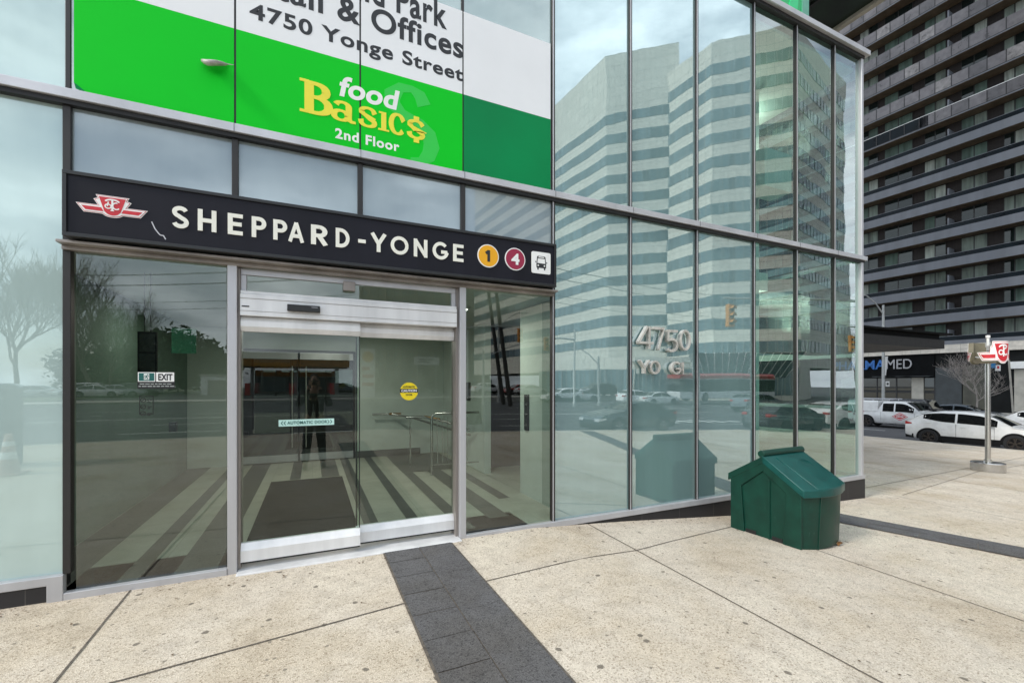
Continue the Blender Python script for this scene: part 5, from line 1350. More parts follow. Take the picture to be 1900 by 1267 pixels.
M_win = backed_glass('apartment_window', (.012,.018,.017), .0, 0); M_curt = paint('window_curtain', (.17,.21,.18), .8, 0, .3, 3.0, True); M_blind = paint('window_blind', (.09,.14,.115), .8, 0, .3, 2.5, True)
U0, U1 = -34, 34
mb = MB(); tbox(mb, U0, U1, -14, -1.5, 4.2, 64); mb.build('wall', M_brick, AP)
mb = MB(); tbox(mb, U0-6, U1, -14, .45, -1.4, 4.7); mb.build('podium', paint('podium_dark', (.010,.011,.011), .6, 0, .3, 1.0, spec=.15), AP)
mb = MB(); tbox(mb, U0-6, U1, -2, .9, 4.72, 5.55); mb.build('podium_band', panelled('limestone_band', (.66,.61,.53), (.32,.28,.23), 1.5, .42, .012, .7, .06, 'ANY'), AP)
cols = [(1596,1630),(1642,1694),(1716,1756),(1784,1833),(1863,1905)]
wins = [tuple(sorted((ucol(b), ucol(a)))) for a, b in cols]
more = []
u = min(w[0] for w in wins) - 1.6
for k in range(5): more.append((u-3.0, u)); u -= 4.5
u = max(w[1] for w in wins) + .8
for k in range(5): more.append((u, u+3.2)); u += 4.3
rails = [15+2.85*k for k in range(-3, 0)] + [15+3.1*k for k in range(0, 15)]
rnd = random.Random(4); udiv = ucol(1762, -.5)
nwin = 0; rest = MB(); rest.mi = 0
for k, rt in enumerate(rails):
    upper = k >= 8; fl_ = rt - 1.3
    nxt = rails[k+1] if k+1 < len(rails) else rt+3.1
    mb = MB(); 
    if not upper:
        tbox(mb, U0, U1, -.12, 0, rt-1.3, rt-.43); tbox(mb, U0, U1, -1.5, -.121, rt-1.3, rt-1.08)
        o = mb.build('balcony', M_slab, AP)
        mb = MB(); tbox(mb, U0, U1, -1.49, -.06, rt-1.315, rt-1.301); mb.build('balcony_soffit', M_sof, o)
        mb = MB(); tbox(mb, U0, U1, -.06, -.03, rt-.43, rt); mb.build('rail_glass', M_railg, o)
        mb = MB(); tbox(mb, U0, U1, -.08, -.01, rt, rt+.04); mb.build('rail_cap', M_slab, o)
    else:
        tbox(mb, U0, U1, -1.5, 0, rt-1.34, rt-1.16); o = mb.build('balcony', M_slab, AP)
        mb = MB(); tbox(mb, U0, U1, -1.49, -.02, rt-1.355, rt-1.341); mb.build('balcony_soffit', M_sof, o)
        mb = MB()
        u = U0
        while u < U1:
            if not (k == 8 and u > ucol(1722, 0)): tbox(mb, u+.03, u+1.27, -.05, -.02, rt-1.14, rt)
            u += 1.3
        mb.m = [rnd.choice((0,0,0,1,2)) for i in range(len(mb.f)//6) for _ in range(6)]; mb.build('rail_panel', [M_railu, M_railv, M_railw], o)
        if k == 8:
            mb = MB(); tbox(mb, ucol(1722, 0), U1, -.05, -.02, rt-1.14, rt); mb.build('rail_glass', M_railg, o)
            mb = MB(); tbox(mb, U0, U1, -.08, -.01, rt, rt+.05); mb.build('rail_cap', M_wh, o)
        mb = MB(); u = U0
        while u < U1: tbox(mb, u-.03, u+.03, -.10, .01, rt-1.2, rt); u += 1.3
        tbox(mb, U0, U1, -.10, .01, rt-1.22, rt-1.15)
        mb.build('rail_frame', M_post, o)
    mb = MB(); tbox(mb, udiv-.06, udiv+.06, -1.49, -.14, rt-1.05, rt+.75); mb.build('balcony_divider', M_slab, o)
    zt_ = nxt - 1.36; zb_ = rt - 1.0
    for wi, (a, b) in enumerate(wins + more):
        vis = wi < len(wins) and k < 13
        m2 = 2 if (b-a) < 3.4 else 3
        if vis:
            mb = MB(); tbox(mb, a, b, -1.5, -1.44, zb_, zt_); f = mb.build('window', M_post, AP)
            for q in range(m2):
                p0, p1 = a+(b-a)*q/m2+.05, a+(b-a)*(q+1)/m2-.05
                mt = rnd.choice((M_curt, M_curt2, M_curt, M_blind, M_win, M_win) if wi not in (1,) else (M_win, M_win, M_blind))
                mb = MB(); tbox(mb, p0, p1, -1.439, -1.425, zb_+.06, zt_-.06); mb.build('window_pane', mt, f)
        else:
            for q in range(m2):
                p0, p1 = a+(b-a)*q/m2+.05, a+(b-a)*(q+1)/m2-.05
                rest.mi = rnd.choice((0, 0, 1)); tbox(rest, p0, p1, -1.5, -1.425, zb_+.06, zt_-.06)
o = rest.build('window_panes', [M_win, M_curt], AP); o['kind'] = 'stuff'
# shop front in the podium
SF = thing('shop_front', tp(8, .45, -1.1), 'dark shop front with blue and grey raised sign letters under the stone band', 'shop front')
def sfp(name, mat, *bx, **k):
    mb = MB()
    for b in bx: tbox(mb, *b)
    return on(mb, name, mat, SF, **k)
M_shopg = backed_glass('shop_glass', (.010,.012,.013), .03, .0005, .5); M_panel = paint('shop_panel_grey', (.045,.053,.056), .5, 0, .2, 1.5); M_fasc = paint('shop_fascia', (.006,.0065,.007), .7, 0, .3, 1.2, spec=.08); M_pill = paint('pale_pillar', (.42,.40,.35), .7, 0, .15, 1.5)
us = [ucol(px, .45) for px in (1560, 1594, 1628, 1664, 1693, 1715, 1735, 1785, 1832, 1884)]
sfp('fascia', M_fasc, (us[6], us[0], .45, .62, 2.2, 4.6))
for i in (0, 1, 2, 3, 5):
    mb = MB(); tbox(mb, us[i+1]+.06, us[i]-.06, .46, .50, -1.0, 2.15); on(mb, 'shop_window', M_shopg, SF)
    mb = MB(); tbox(mb, us[i+1]-.05, us[i+1]+.05, .45, .56, -1.1, 2.19); tbox(mb, us[i+1]+.06, us[i]-.06, .50, .54, .55, .65); on(mb, 'window_bar', M_post, SF)
mb = MB(); tbox(mb, us[5], us[4], .45, .66, -1.1, 2.19); on(mb, 'pillar', M_pill, SF)
mb = MB(); tbox(mb, us[7], us[6]-.05, .45, .55, -1.1, 3.2); on(mb, 'wall_panel', M_panel, SF)
mb = MB(); tbox(mb, us[8], us[7]-.08, .45, .52, -1.1, 3.4); on(mb, 'wall_panel', paint('shop_panel_olive', (.07,.068,.05), .4, 0, .25, 1.2), SF)
mb = MB(); tbox(mb, us[9]-4.0, us[9], .45, .75, -1.1, 2.9); on(mb, 'pillar', M_pill, SF); mb = MB(); tbox(mb, us[9]-4.2, us[9]+.25, .45, 1.1, 2.95, 3.6); on(mb, 'pillar_cap', M_wh, SF)
for k in range(3):
    ua = ucol((1640,1668,1700)[k], 1.2); mb = MB(); mb.v = []; tbox(mb, ua-1.2, ua+1.0, .62, 1.5, 2.30, 2.36); on(mb, 'awning_blade', M_panel, SF)
M_blue = paint('sign_blue', (.012,.13,.42), .4, 0, .08, 4); M_sgrey = paint('sign_grey', (.34,.34,.35), .35, .3, .1, 4)
def shop_word(s, pxl, pxr, z0, z1, mat, bold):
    ul, ur = ucol(pxl, .7), ucol(pxr, .7)
    tm = MB(); text(tm, s, 0, 1, z0, z1, 0, .1, bold)
    tm.v = [tuple(Vector(tp(ul + (ur-ul)*v[0], .66 - v[1], v[2]))) for v in tm.v]
    on(tm, 'sign_letters', mat, SF)
shop_word('PHARMA', 1545, 1643, 3.2, 4.25, M_blue, .012); shop_word('MED', 1645, 1692, 3.2, 4.25, M_sgrey, .0)
# black flat canopy at the side of the station
CP = thing('flat_canopy', (0,0,0), 'black flat-roofed canopy reaching out beyond the glass corner', 'canopy')
cz0, cz1 = dep(1760, 639, 15.2).z, dep(1760, 619, 15.2).z; cr = dep(1768, 620, 15.2); cl_ = dep(1727, 620, 15.2)
mb = MB(); mb.box(8.6, cr.x, cr.y, cr.y+4.5, cz1-.06, cz1); mb.build('roof_sheet', M_fasc, CP)
mb = MB(); mb.box(8.6, cr.x-.55, cr.y+.15, cr.y+4.2, cz0+.14, cz1-.061); mb.build('fascia', M_fasc, CP)
mb = MB(); mb.box(8.6, cr.x-.45, cr.y+.05, cr.y+4.3, cz0-.16, cz0+.139); mb.build('gutter_beam', M_black, CP)
mb = MB(); mb.cyl((9.2, cr.y+3.5, -.5), (9.2, cr.y+3.5, cz0-.16), .09, n=14); mb.cyl((13.2, cr.y+4.2, -.75), (13.2, cr.y+4.2, cz0-.16), .09, n=14); mb.build('post', M_dark, CP, smooth=40)
# street lamp with a curved arm
M_galv = paint('galvanised_steel', (.42,.43,.42), .5, .4, .12, 5)
def street_lamp(name, base, h, arm, lab, group=None, mat=None):
    r = thing(name, base, lab, 'street lamp', group); mat = mat or M_galv
    mb = MB(); mb.lathe([(.17,0),(.17,.3),(.11,.34),(.075,h)], n=14); mb.build('pole', mat, r, smooth=40)
    a = Vector(arm); mb = MB(); mb.tube([Vector((0,0,h-.7)), a*.35+Vector((0,0,h+.15)), a*.75+Vector((0,0,h+.72)), a+Vector((0,0,h+.8))], .045, 8); mb.build('arm', mat, r, smooth=40)
    d = a.normalized(); c = a + Vector((0,0,h+.78)); u = Vector((-d.y, d.x, 0))
    mb = MB(); mb.add([c-d*.1-u*.07-Vector((0,0,.07)), c+d*.6-u*.13-Vector((0,0,.07)), c+d*.6+u*.13-Vector((0,0,.07)), c-d*.1+u*.07-Vector((0,0,.07)), c-d*.1-u*.05+Vector((0,0,.06)), c+d*.55-u*.09+Vector((0,0,.05)), c+d*.55+u*.09+Vector((0,0,.05)), c-d*.1+u*.05+Vector((0,0,.06))],
        [(0,3,2,1),(4,5,6,7),(0,1,5,4),(1,2,6,5),(2,3,7,6),(3,0,4,7)]); mb.build('lamp_head', mat, r, bevel=.02)
    return r
lp = dep(1639, 700, 33); lt = dep(1597, 549, 33)
L1 = street_lamp('street_lamp', (lp.x, lp.y, -1.41), dep(1639,566,33).z+1.41, (lt.x-lp.x, lt.y-lp.y, 0), 'galvanised street lamp with curved arm and small banner rising behind the white pickup')
mb = MB(); mb.xz([(.10,5.0),(.62,5.05),(.35,3.6),(.10,3.6)], -.01, .01); mb.build('banner', M_wh, L1)
mb = MB(); mb.box(.08, .58, -.12, -.10, 2.75, 3.15); mb.build('lane_sign', M_wh, L1); mb = MB(); mb.box(.2, .46, -.124, -.121, 2.87, 3.03); mb.build('lane_symbol', M_btext, L1)
# tilted sign post on the far pavement
sp_ = dep(1880, 700, 38.5); st_ = dep(1872, 668, 38.5)
TS = thing('tilted_sign_post', (sp_.x, sp_.y, -1.15), 'leaning post with blue and white notice boards beside the pylon', 'sign post')
tl = Vector((st_.x-sp_.x, st_.y-sp_.y, st_.z+1.15))
mb = MB(); mb.tube([(0,0,0), tl*.5, tl], .07, 8); mb.build('post', M_pill, TS, smooth=40)
s0 = dep(1838, 668, 38.5) - Vector((sp_.x, sp_.y, -1.15)); rgt = Vector((CY, -SY, 0))
def board(nm, mat, a, b, z0, z1, lift=0):
    c = s0 + rgt*a; q = s0 + rgt*b; o = Vector((-.02-lift, -.02-lift, 0))
    mb = MB(); mb.add([c+Vector((0,0,z0))+o, q+Vector((0,0,z0))+o, q+Vector((0,0,z1))+o, c+Vector((0,0,z1))+o, c+Vector((.04,.04,z0)), q+Vector((.04,.04,z0)), q+Vector((.04,.04,z1)), c+Vector((.04,.04,z1))], [(0,1,2,3),(5,4,7,6),(0,4,5,1),(1,5,6,2),(2,6,7,3),(3,7,4,0)]); mb.build(nm, mat, TS)
k_ = 38.5/810
board('blue_board', paint('board_blue', (.02,.20,.45), .5, 0, .1, 5), 0, 9*k_, -.7, -.7+13*k_); board('white_board', M_wh, 9*k_, 18*k_, -.95, -.95+11*k_, .01); board('red_mark', M_red, 11.5*k_, 15*k_, -.75, -.75+5*k_, .03)
# ------------------------------------------------------------------ across the avenue: what the glass mirrors
def mp(px, Z): p = mir(px, 711, Z); return Vector((p.x, p.y))
OT = thing('office_tower', (0,0,0), 'pale banded office tower with sawtooth corners across the avenue, mirrored in the green glass', 'building')
M_band = panelled('precast_panel', (.66,.64,.57), (.36,.35,.32), 1.5, 1.86, .03, .7, .05, 'ANY'); M_ribbon = panelled('ribbon_window', (.10,.155,.18), (.30,.34,.35), 1.5, 40, .05, .16, .38, 'ANY'); M_mul = paint('ribbon_mullion', (.20,.21,.21), .5, .2, .1, 2)
def block(name, pts, z0, z1, floors, f0, fh, wh, skip=()):
    """prism on plan points with a ribbon window round each floor"""
    o = MB(); o.prism([tuple(p) for p in pts], lambda a, b: (a, b, z1), lambda a, b: (a, b, z0)); root = o.build(name, M_band, OT)
    n = len(pts)
    ctr = sum(pts, Vector((0,0)))/n
    for k in range(floors):
        zz = f0 + k*fh
        for i in range(n):
            if i in skip: continue
            a, b = pts[i], pts[(i+1) % n]; d = (b-a); L = d.length; d.normalize(); q = Vector((-d.y, d.x))
            if (a+b).dot(q)/2 - ctr.dot(q) < 0: q = -q
            mb = MB(); 
            P = lambda t, out, z: (a.x+d.x*t+q.x*out, a.y+d.y*t+q.y*out, z)
            mb.add([P(.02,-.05,zz),P(L-.02,-.05,zz),P(L-.02,.06,zz),P(.02,.06,zz),P(.02,-.05,zz+wh),P(L-.02,-.05,zz+wh),P(L-.02,.06,zz+wh),P(.02,.06,zz+wh)], [(0,3,2,1),(4,5,6,7),(0,1,5,4),(1,2,6,5),(2,3,7,6),(3,0,4,7)])
            rb = mb.build('window_band', M_ribbon, root)
            mu = MB(); t = 1.5
            while t < L-.3:
                mu.add([P(t-.05,.061,zz),P(t+.05,.061,zz),P(t+.05,.11,zz),P(t-.05,.11,zz),P(t-.05,.061,zz+wh),P(t+.05,.061,zz+wh),P(t+.05,.11,zz+wh),P(t-.05,.11,zz+wh)], [(0,3,2,1),(4,5,6,7),(0,1,5,4),(1,2,6,5),(2,3,7,6),(3,0,4,7)]); t += 1.5
            if mu.v: mu.build('mullions', M_mul, rb)
    return root
# wing with the blank crown
A0, P1, B1 = mp(880, 128), mp(1122, 80), mp(1262, 76.5)
back = Vector((3, -26))
block('tower_wing', [A0, P1, B1, B1+Vector((14,-22)), A0+Vector((16,-14))], 4, 61.5, 12, 8.2, 3.72, 1.75, skip=(2,3,4))
# nearer wing
C0, P2, D1, E1 = mp(1236, 77.5), mp(1317, 70), mp(1482, 66.3), mp(1566, 80)
block('tower_wing', [C0, P2, D1, E1, E1+Vector((-6,-24)), C0+Vector((4,-22))], 4, 56.3, 13, 6.4, 3.72, 1.75, skip=(3,4,5))
# low podium with upright fins and a slanted skylight
PD = [mp(1000, 74), mp(1180, 62), mp(1480, 58), mp(1500, 66), mp(1200, 78)]
o = MB(); o.prism([tuple(p) for p in PD], lambda a, b: (a, b, 5.3), lambda a, b: (a, b, -1.3)); pod = o.build('podium', M_band, OT)
for (a, b) in ((PD[0], PD[1]), (PD[1], PD[2])):
    d = b-a; L = d.length; d.normalize(); q = Vector((-d.y, d.x)); q = q if q.y > 0 else -q
    mb = MB()
    for z0, z1 in ((.0, 3.6),):
        P = lambda t, out, z: (a.x+d.x*t+q.x*out, a.y+d.y*t+q.y*out, z)
        mb.quad(P(.1,.05,z0), P(L-.1,.05,z0), P(L-.1,.05,z1), P(.1,.05,z1))
    mb.build('podium_glazing', M_ribbon, pod)
    mb = MB(); t = .6
    while t < L-.3:
        mb.quad(P(t-.06,.12,0), P(t+.06,.12,0), P(t+.06,.12,3.6), P(t-.06,.12,3.6)); t += .9
    mb.build('podium_fins', M_mul, pod, fix=False)
sk = [mp(1300, 57), mp(1450, 55)]
d = sk[1]-sk[0]; L = d.length; d.normalize(); q = Vector((-d.y, d.x)); q = q if q.y > 0 else -q
P = lambda t, out, z: (sk[0].x+d.x*t+q.x*out, sk[0].y+d.y*t+q.y*out, z)
mb = MB(); mb.add([P(0,0,2.4),P(L,0,2.4),P(L+1.5,2.6,5.3),P(-1.2,2.6,5.3),P(-1.2,-.5,5.3),P(L+1.5,-.5,5.3)], [(0,1,2,3),(3,2,5,4),(0,3,4),(1,5,2),(0,4,5,1)]); sky_ = mb.build('slanted_glazing', M_ribbon, OT)
mb = MB()
for k in range(14):
    t = L*k/13; a_ = Vector(P(t,.05,2.4)); b_ = Vector(P(-1.2+(L+2.7)*k/13,2.65,5.3)); mb.tube([a_, b_], .06, 5)
mb.build('glazing_bars', M_wh, sky_)
# brick high-rise with ribs
HR2 = thing('brick_high_rise', (0,0,0), 'brown ribbed high-rise behind the fuel station, mirrored in the transom light', 'building')
M_brk = paint('tower_brick', (.16,.13,.10), .85, 0, .15, .6); M_brk2 = paint('tower_brick_dark', (.085,.07,.058), .85, 0, .15, .6)
a, b = mp(668, 135), mp(905, 135); d = (b-a); L = d.length; d.normalize(); q = Vector((-d.y,d.x)); q = q if q.y > 0 else -q
P = lambda t, out, z: (a.x+d.x*t+q.x*out, a.y+d.y*t+q.y*out, z)
def slab2(mb, t0, t1, o0, o1, z0, z1): return mb.add([P(t0,o0,z0),P(t1,o0,z0),P(t1,o1,z0),P(t0,o1,z0),P(t0,o0,z1),P(t1,o0,z1),P(t1,o1,z1),P(t0,o1,z1)], [(0,3,2,1),(4,5,6,7),(0,1,5,4),(1,2,6,5),(2,3,7,6),(3,0,4,7)])
mb = MB(); slab2(mb, 0, L, -14, 0, 0, 31.5); mb.build('wall', M_brk, HR2)
mb = MB(); slab2(mb, L*.45, L*.62, -10, -2, 31.5, 35); mb.build('plant_room', M_brk2, HR2)
for k in range(17):
    t = L*k/16.3; mb = MB(); slab2(mb, t, t+1.0, .01, .7, 0, 31.4); mb.build('rib', M_brk if k % 2 else M_brk2, HR2)
    mb = MB()
    for fz in range(11): slab2(mb, t+1.05, t+2.0, .01, .06, 1.2+fz*2.75, 2.7+fz*2.75)
    mb.build('window_stack', M_ribbon, HR2)
# low shops on the far right of the lawn
LS = thing('low_white_shed', (0,0,0), 'low white shed by the trees, mirrored beside the silver jamb', 'shed')
p = mp(405, 60); mb = MB(); mb.box(p.x-2.0, p.x+2.0, p.y-3, p.y, -.1, 2.6); mb.build('wall', M_wh, LS); mb = MB(); mb.box(p.x-2.2, p.x+2.2, p.y-3.2, p.y+.2, 2.61, 2.8); mb.build('roof', M_kerb, LS); mb = MB(); mb.box(p.x-1.2, p.x+1.3, p.y+.01, p.y+.05, 0, 2.0); mb.build('shutter', M_flash, LS)
# fuel station
FS = thing('fuel_station', (0,0,0), 'fuel station with amber canopy band and shop, mirrored dimly in the sliding doors', 'fuel station')
M_can = paint('canopy_amber', (.50,.21,.02), .5, 0, .1, 2); M_can2 = paint('canopy_grey', (.30,.30,.29), .6, 0, .1, 2)
p0, p1 = mp(440, 58), mp(655, 58)
mb = MB(); mb.box(p0.x, p1.x, p0.y-8, p0.y, 3.9, 4.9); mb.build('canopy', M_can, FS)
mb = MB(); mb.box(p0.x, p1.x, p0.y-8, p0.y+.02, 4.91, 5.8); mb.build('canopy_fascia', M_can2, FS)
for t in (.12, .5, .88):
    x = p0.x+(p1.x-p0.x)*t; mb = MB(); mb.box(x-.25, x+.25, p0.y-1.2, p0.y-.7, -.1, 3.9); mb.build('canopy_post', M_can2, FS)
    mb = MB(); mb.box(x-.9, x-.3, p0.y-1.3, p0.y-.6, -.1, 1.6); mb.build('fuel_pump', M_red, FS)
mb = MB(); mb.box(p0.x+1, p1.x-1, p0.y-14, p0.y-9, -.1, 3.6); s_ = mb.build('shop', M_can2, FS); mb = MB(); mb.box(p0.x+1.5, p1.x-1.5, p0.y-8.99, p0.y-8.95, .3, 2.5); mb.build('shop_window', M_ribbon, s_); mb = MB(); mb.box(p0.x+1.2, p1.x-1.2, p0.y-8.99, p0.y-8.9, 2.7, 3.5); mb.build('shop_band', M_can, s_)
PS = thing('fuel_price_pylon', (0,0,0), 'fuel price pylon with amber disc, mirrored beside the door edge', 'sign pylon')
p = mp(683, 48); mb = MB(); mb.box(p.x-.75, p.x+.75, p.y-.3, p.y, -.1, 5.4); mb.build('panel', M_wh, PS); mb = MB(); mb.xz(disc(p.x, 4.5, .6, 0, 24), p.y+.01, p.y+.05); mb.build('disc', M_amber, PS); mb = MB(); mb.box(p.x-.6, p.x+.2, p.y+.01, p.y+.04, 3.0, 3.4); mb.box(p.x-.6, p.x+.6, p.y+.01, p.y+.04, 2.2, 2.55); mb.box(p.x-.6, p.x+.6, p.y+.01, p.y+.04, 1.3, 1.65); mb.build('price_row', M_red, PS)
BB = thing('white_sign_board', (0,0,0), 'white sign board on posts across the avenue, mirrored above the caution sticker', 'sign board')
p = mp(793, 55); mb = MB(); mb.box(p.x-1.6, p.x+1.6, p.y-.1, p.y, 3.9, 4.9); mb.build('board', M_wh, BB); mb = MB()
for s in (-1, 1): mb.box(p.x+s*1.2-.06, p.x+s*1.2+.06, p.y-.2, p.y-.11, -.1, 4.8)
mb.build('post', M_galv, BB); mb = MB(); mb.box(p.x-1.0, p.x+.8, p.y+.005, p.y+.02, 4.5, 4.62); mb.box(p.x-1.2, p.x+.3, p.y+.005, p.y+.02, 4.2, 4.3); mb.build('lines', M_btext, BB)
# utility poles, their cross arms and wires
def utility_pole(px, Z, h, lean, lab, arms=True):
    q = mp(px, Z); r = thing('utility_pole', (q.x, q.y, gz(q.x, q.y)-.05), lab, 'utility pole', 'utility poles along the avenue')
    mb = MB(); mb.tube([(0,0,0),(lean*.5,0,h*.5),(lean,0,h)], [.20,.17,.13], 10); mb.build('pole', M_dark, r, smooth=40)
    if arms:
        mb = MB(); mb.box(lean-1.1, lean+1.1, -.06, .06, h-.9, h-.76); mb.box(lean-.9, lean+.9, -.06, .06, h-1.9, h-1.78); mb.build('cross_arm', M_bark, r)
        mb = MB()
        for s in (-1, -.5, .5, 1): mb.cyl((lean+s, 0, h-.76), (lean+s, 0, h-.58), .05, n=8)
        mb.build('insulators', M_kerb, r)
    return r
up1 = utility_pole(934, 40, 14, -2.0, 'dark leaning utility pole, mirrored in the window beside the doors, further from the corner')
up2 = utility_pole(947, 37, 14, -1.9, 'dark leaning utility pole, mirrored in the window beside the doors, nearer the corner')
up3 = utility_pole(-150, 45, 13, .2, 'dark utility pole mirrored beyond the pale end glass')
wr = thing('overhead_wires', (0,0,9), 'thin overhead wires slung along the avenue, mirrored in the pale glass', 'wires')
mb = MB()
for k, (dz, dx) in enumerate(((13.2,-1),(13.2,1),(12.2,-.8),(12.2,.8),(10.5,0),(9.8,0))):
    a_ = Vector((up1.location.x-2+dx*.3, up1.location.y, dz)); b_ = Vector((up3.location.x+dx*.3, up3.location.y, dz)); c_ = Vector((up1.location.x+60, up1.location.y-2, dz))
    for s, e in ((a_, b_), (a_, c_)):
        mb.tube([s.lerp(e, i/14) - Vector((0,0,4*(i/14)*(1-i/14)*1.1)) for i in range(15)], .022, 4)
on(mb, 'wire', M_black, wr)
# signals on mast arms
M_sig = paint('signal_amber', (.55,.22,.02), .45, 0, .08, 6); M_slens = paint('signal_lens', (.02,.02,.02), .2); M_redl = lamp_mat('red_signal', (1,.05,.03), 3.0)
def signal_mast(px, Z, h, arm_px, arm_z, sig, lab, grp='traffic signals on the avenue', flip=1, pole=True):
    q = mp(px, Z); e = mp(arm_px, Z); r = thing('traffic_signal', (q.x, q.y, gz(q.x,q.y)), lab, 'traffic signal', grp); g = r.location
    if pole:
        mb = MB(); mb.lathe([(.13,0),(.13,.4),(.09,.45),(.07,h)], n=12); mb.build('pole', M_galv, r, smooth=40)
    mb = MB(); mb.tube([(0,0,arm_z-g.z), ((e.x-q.x)*.5, (e.y-q.y)*.5, arm_z-g.z+.12), (e.x-q.x, e.y-q.y, arm_z-g.z+.15)], [.075,.06,.045], 8); mb.build('mast_arm', M_galv, r, smooth=40)
    for spx, sz in sig:
        w = mp(spx, Z); x, y = w.x-q.x, w.y-q.y; z = sz-g.z
        mb = MB(); mb.box(x-.19, x+.19, y-.14, y+.08, z-.55, z+.55); hd_ = mb.build('signal_head', M_sig, r, bevel=.02)
        for k in range(3):
            mb = MB(); mb.cyl((x, y+.08, z-.34+k*.34), (x, y+.10, z-.34+k*.34), .125, n=14); mb.build('lens', M_redl if k == 2 and flip == 2 else M_slens, hd_)
            mb = MB(); pts = arc(x, z-.34+k*.34, .14, .14, 0, 180, 8); 
            for (a1,b1),(a2,b2) in zip(pts, pts[1:]): mb.quad((a1,y+.08,b1),(a2,y+.08,b2),(a2,y+.26,b2),(a1,y+.26,b1))
            mb.build('hood', M_sig, hd_, fix=False)
    return r
zz = lambda py, Z: EYE.z + (HY-py)/FPX*Z
signal_mast(1625, 22, 6.4, 1338, zz(560,22), ((1351, zz(586,22)),), 'amber traffic signal hanging from a long mast arm, mirrored above the bus')
signal_mast(1640, 30, 6.0, 1560, zz(610,30), ((1568, zz(637,30)),), 'amber traffic signal mirrored in the end pane of the corner')
signal_mast(868, 34, 6.0, 968, zz(608,34), ((965, zz(622,34)),), 'amber traffic signal mirrored between the utility poles and the pale pier')
signal_mast(1060, 36, 6.4, 1008, zz(630,36), ((1014, zz(638,36)),), 'amber traffic signal mirrored at the mullion right of the lift panel')
def mlamp(px, Z, top_py, head_px, lab):
    q = mp(px, Z); e = mp(head_px, Z); street_lamp('street_lamp', (q.x, q.y, gz(q.x,q.y)), zz(top_py, Z)-gz(q.x,q.y), (e.x-q.x, e.y-q.y, 0), lab, 'street lamps on the avenue', M_galv)
mlamp(1290, 40, 628, 1245, 'street lamp with drooping arm, mirrored above the house number'); mlamp(897, 38, 650, 1005, 'street lamp with long arm, mirrored across the window with the lift panel'); mlamp(925, 44, 595, 968, 'tall street lamp mirrored behind the utility poles'); mlamp(1105, 40, 662, 1060, 'street lamp post mirrored in the first green pane')
# grey post and traffic cone near the viewer, to the far side of the building end
q = mp(3, 8.4); UB = thing('grey_service_post', (q.x-.12, q.y, 0), 'square grey service post mirrored in the pale end glass', 'post')
M_gpost = paint('service_post_grey', (.11,.13,.14), .7, 0, .1, 2)
mb = MB(); mb.box(-.42, .30, -.3, .3, 0, 1.45); mb.build('post', M_gpost, UB, bevel=.02); mb = MB(); mb.box(-.45, .33, -.33, .33, 1.451, 1.5); mb.build('cap', M_gpost, UB, bevel=.01)
q = mp(16, 7.6); TC = thing('traffic_cone', (q.x, q.y, 0), 'orange traffic cone with pale bands, mirrored in the pale end glass', 'cone')
M_cone = paint('cone_orange', (.50,.33,.26), .5, 0, .1, 6)
mb = MB(); mb.box(-.2,.2,-.2,.2,0,.035); mb.build('foot', M_cone, TC, bevel=.01)
mb = MB(); mb.lathe([(.15,.035),(.045,.70),(.03,.71),(.0,.711)], n=20); mb.build('body', M_cone, TC, smooth=40)
for z0, z1 in ((.28,.40),(.50,.58)):
    rr_ = lambda z: .15 - .105*(z-.035)/.665 + .003
    mb = MB(); mb.lathe([(rr_(z0),z0),(rr_(z1),z1)], n=20); mb.build('band', M_wh, TC, smooth=40)
# parked-up details along the kerb across the plaza
NB = thing('litter_bin', (0,0,0), 'grey litter bin by the avenue kerb, mirrored low in the window beside the doors', 'litter bin')
q = mp(880, 17); NB.location = (q.x, q.y, 0); mb = MB(); mb.lathe([(.26,0),(.29,.05),(.29,.95),(.25,1.0),(.0,1.02)], n=20); mb.build('body', M_fasc, NB, smooth=40); mb = MB(); mb.box(-.16,.16,.26,.30,.72,.86); mb.build('slot', M_black, NB)

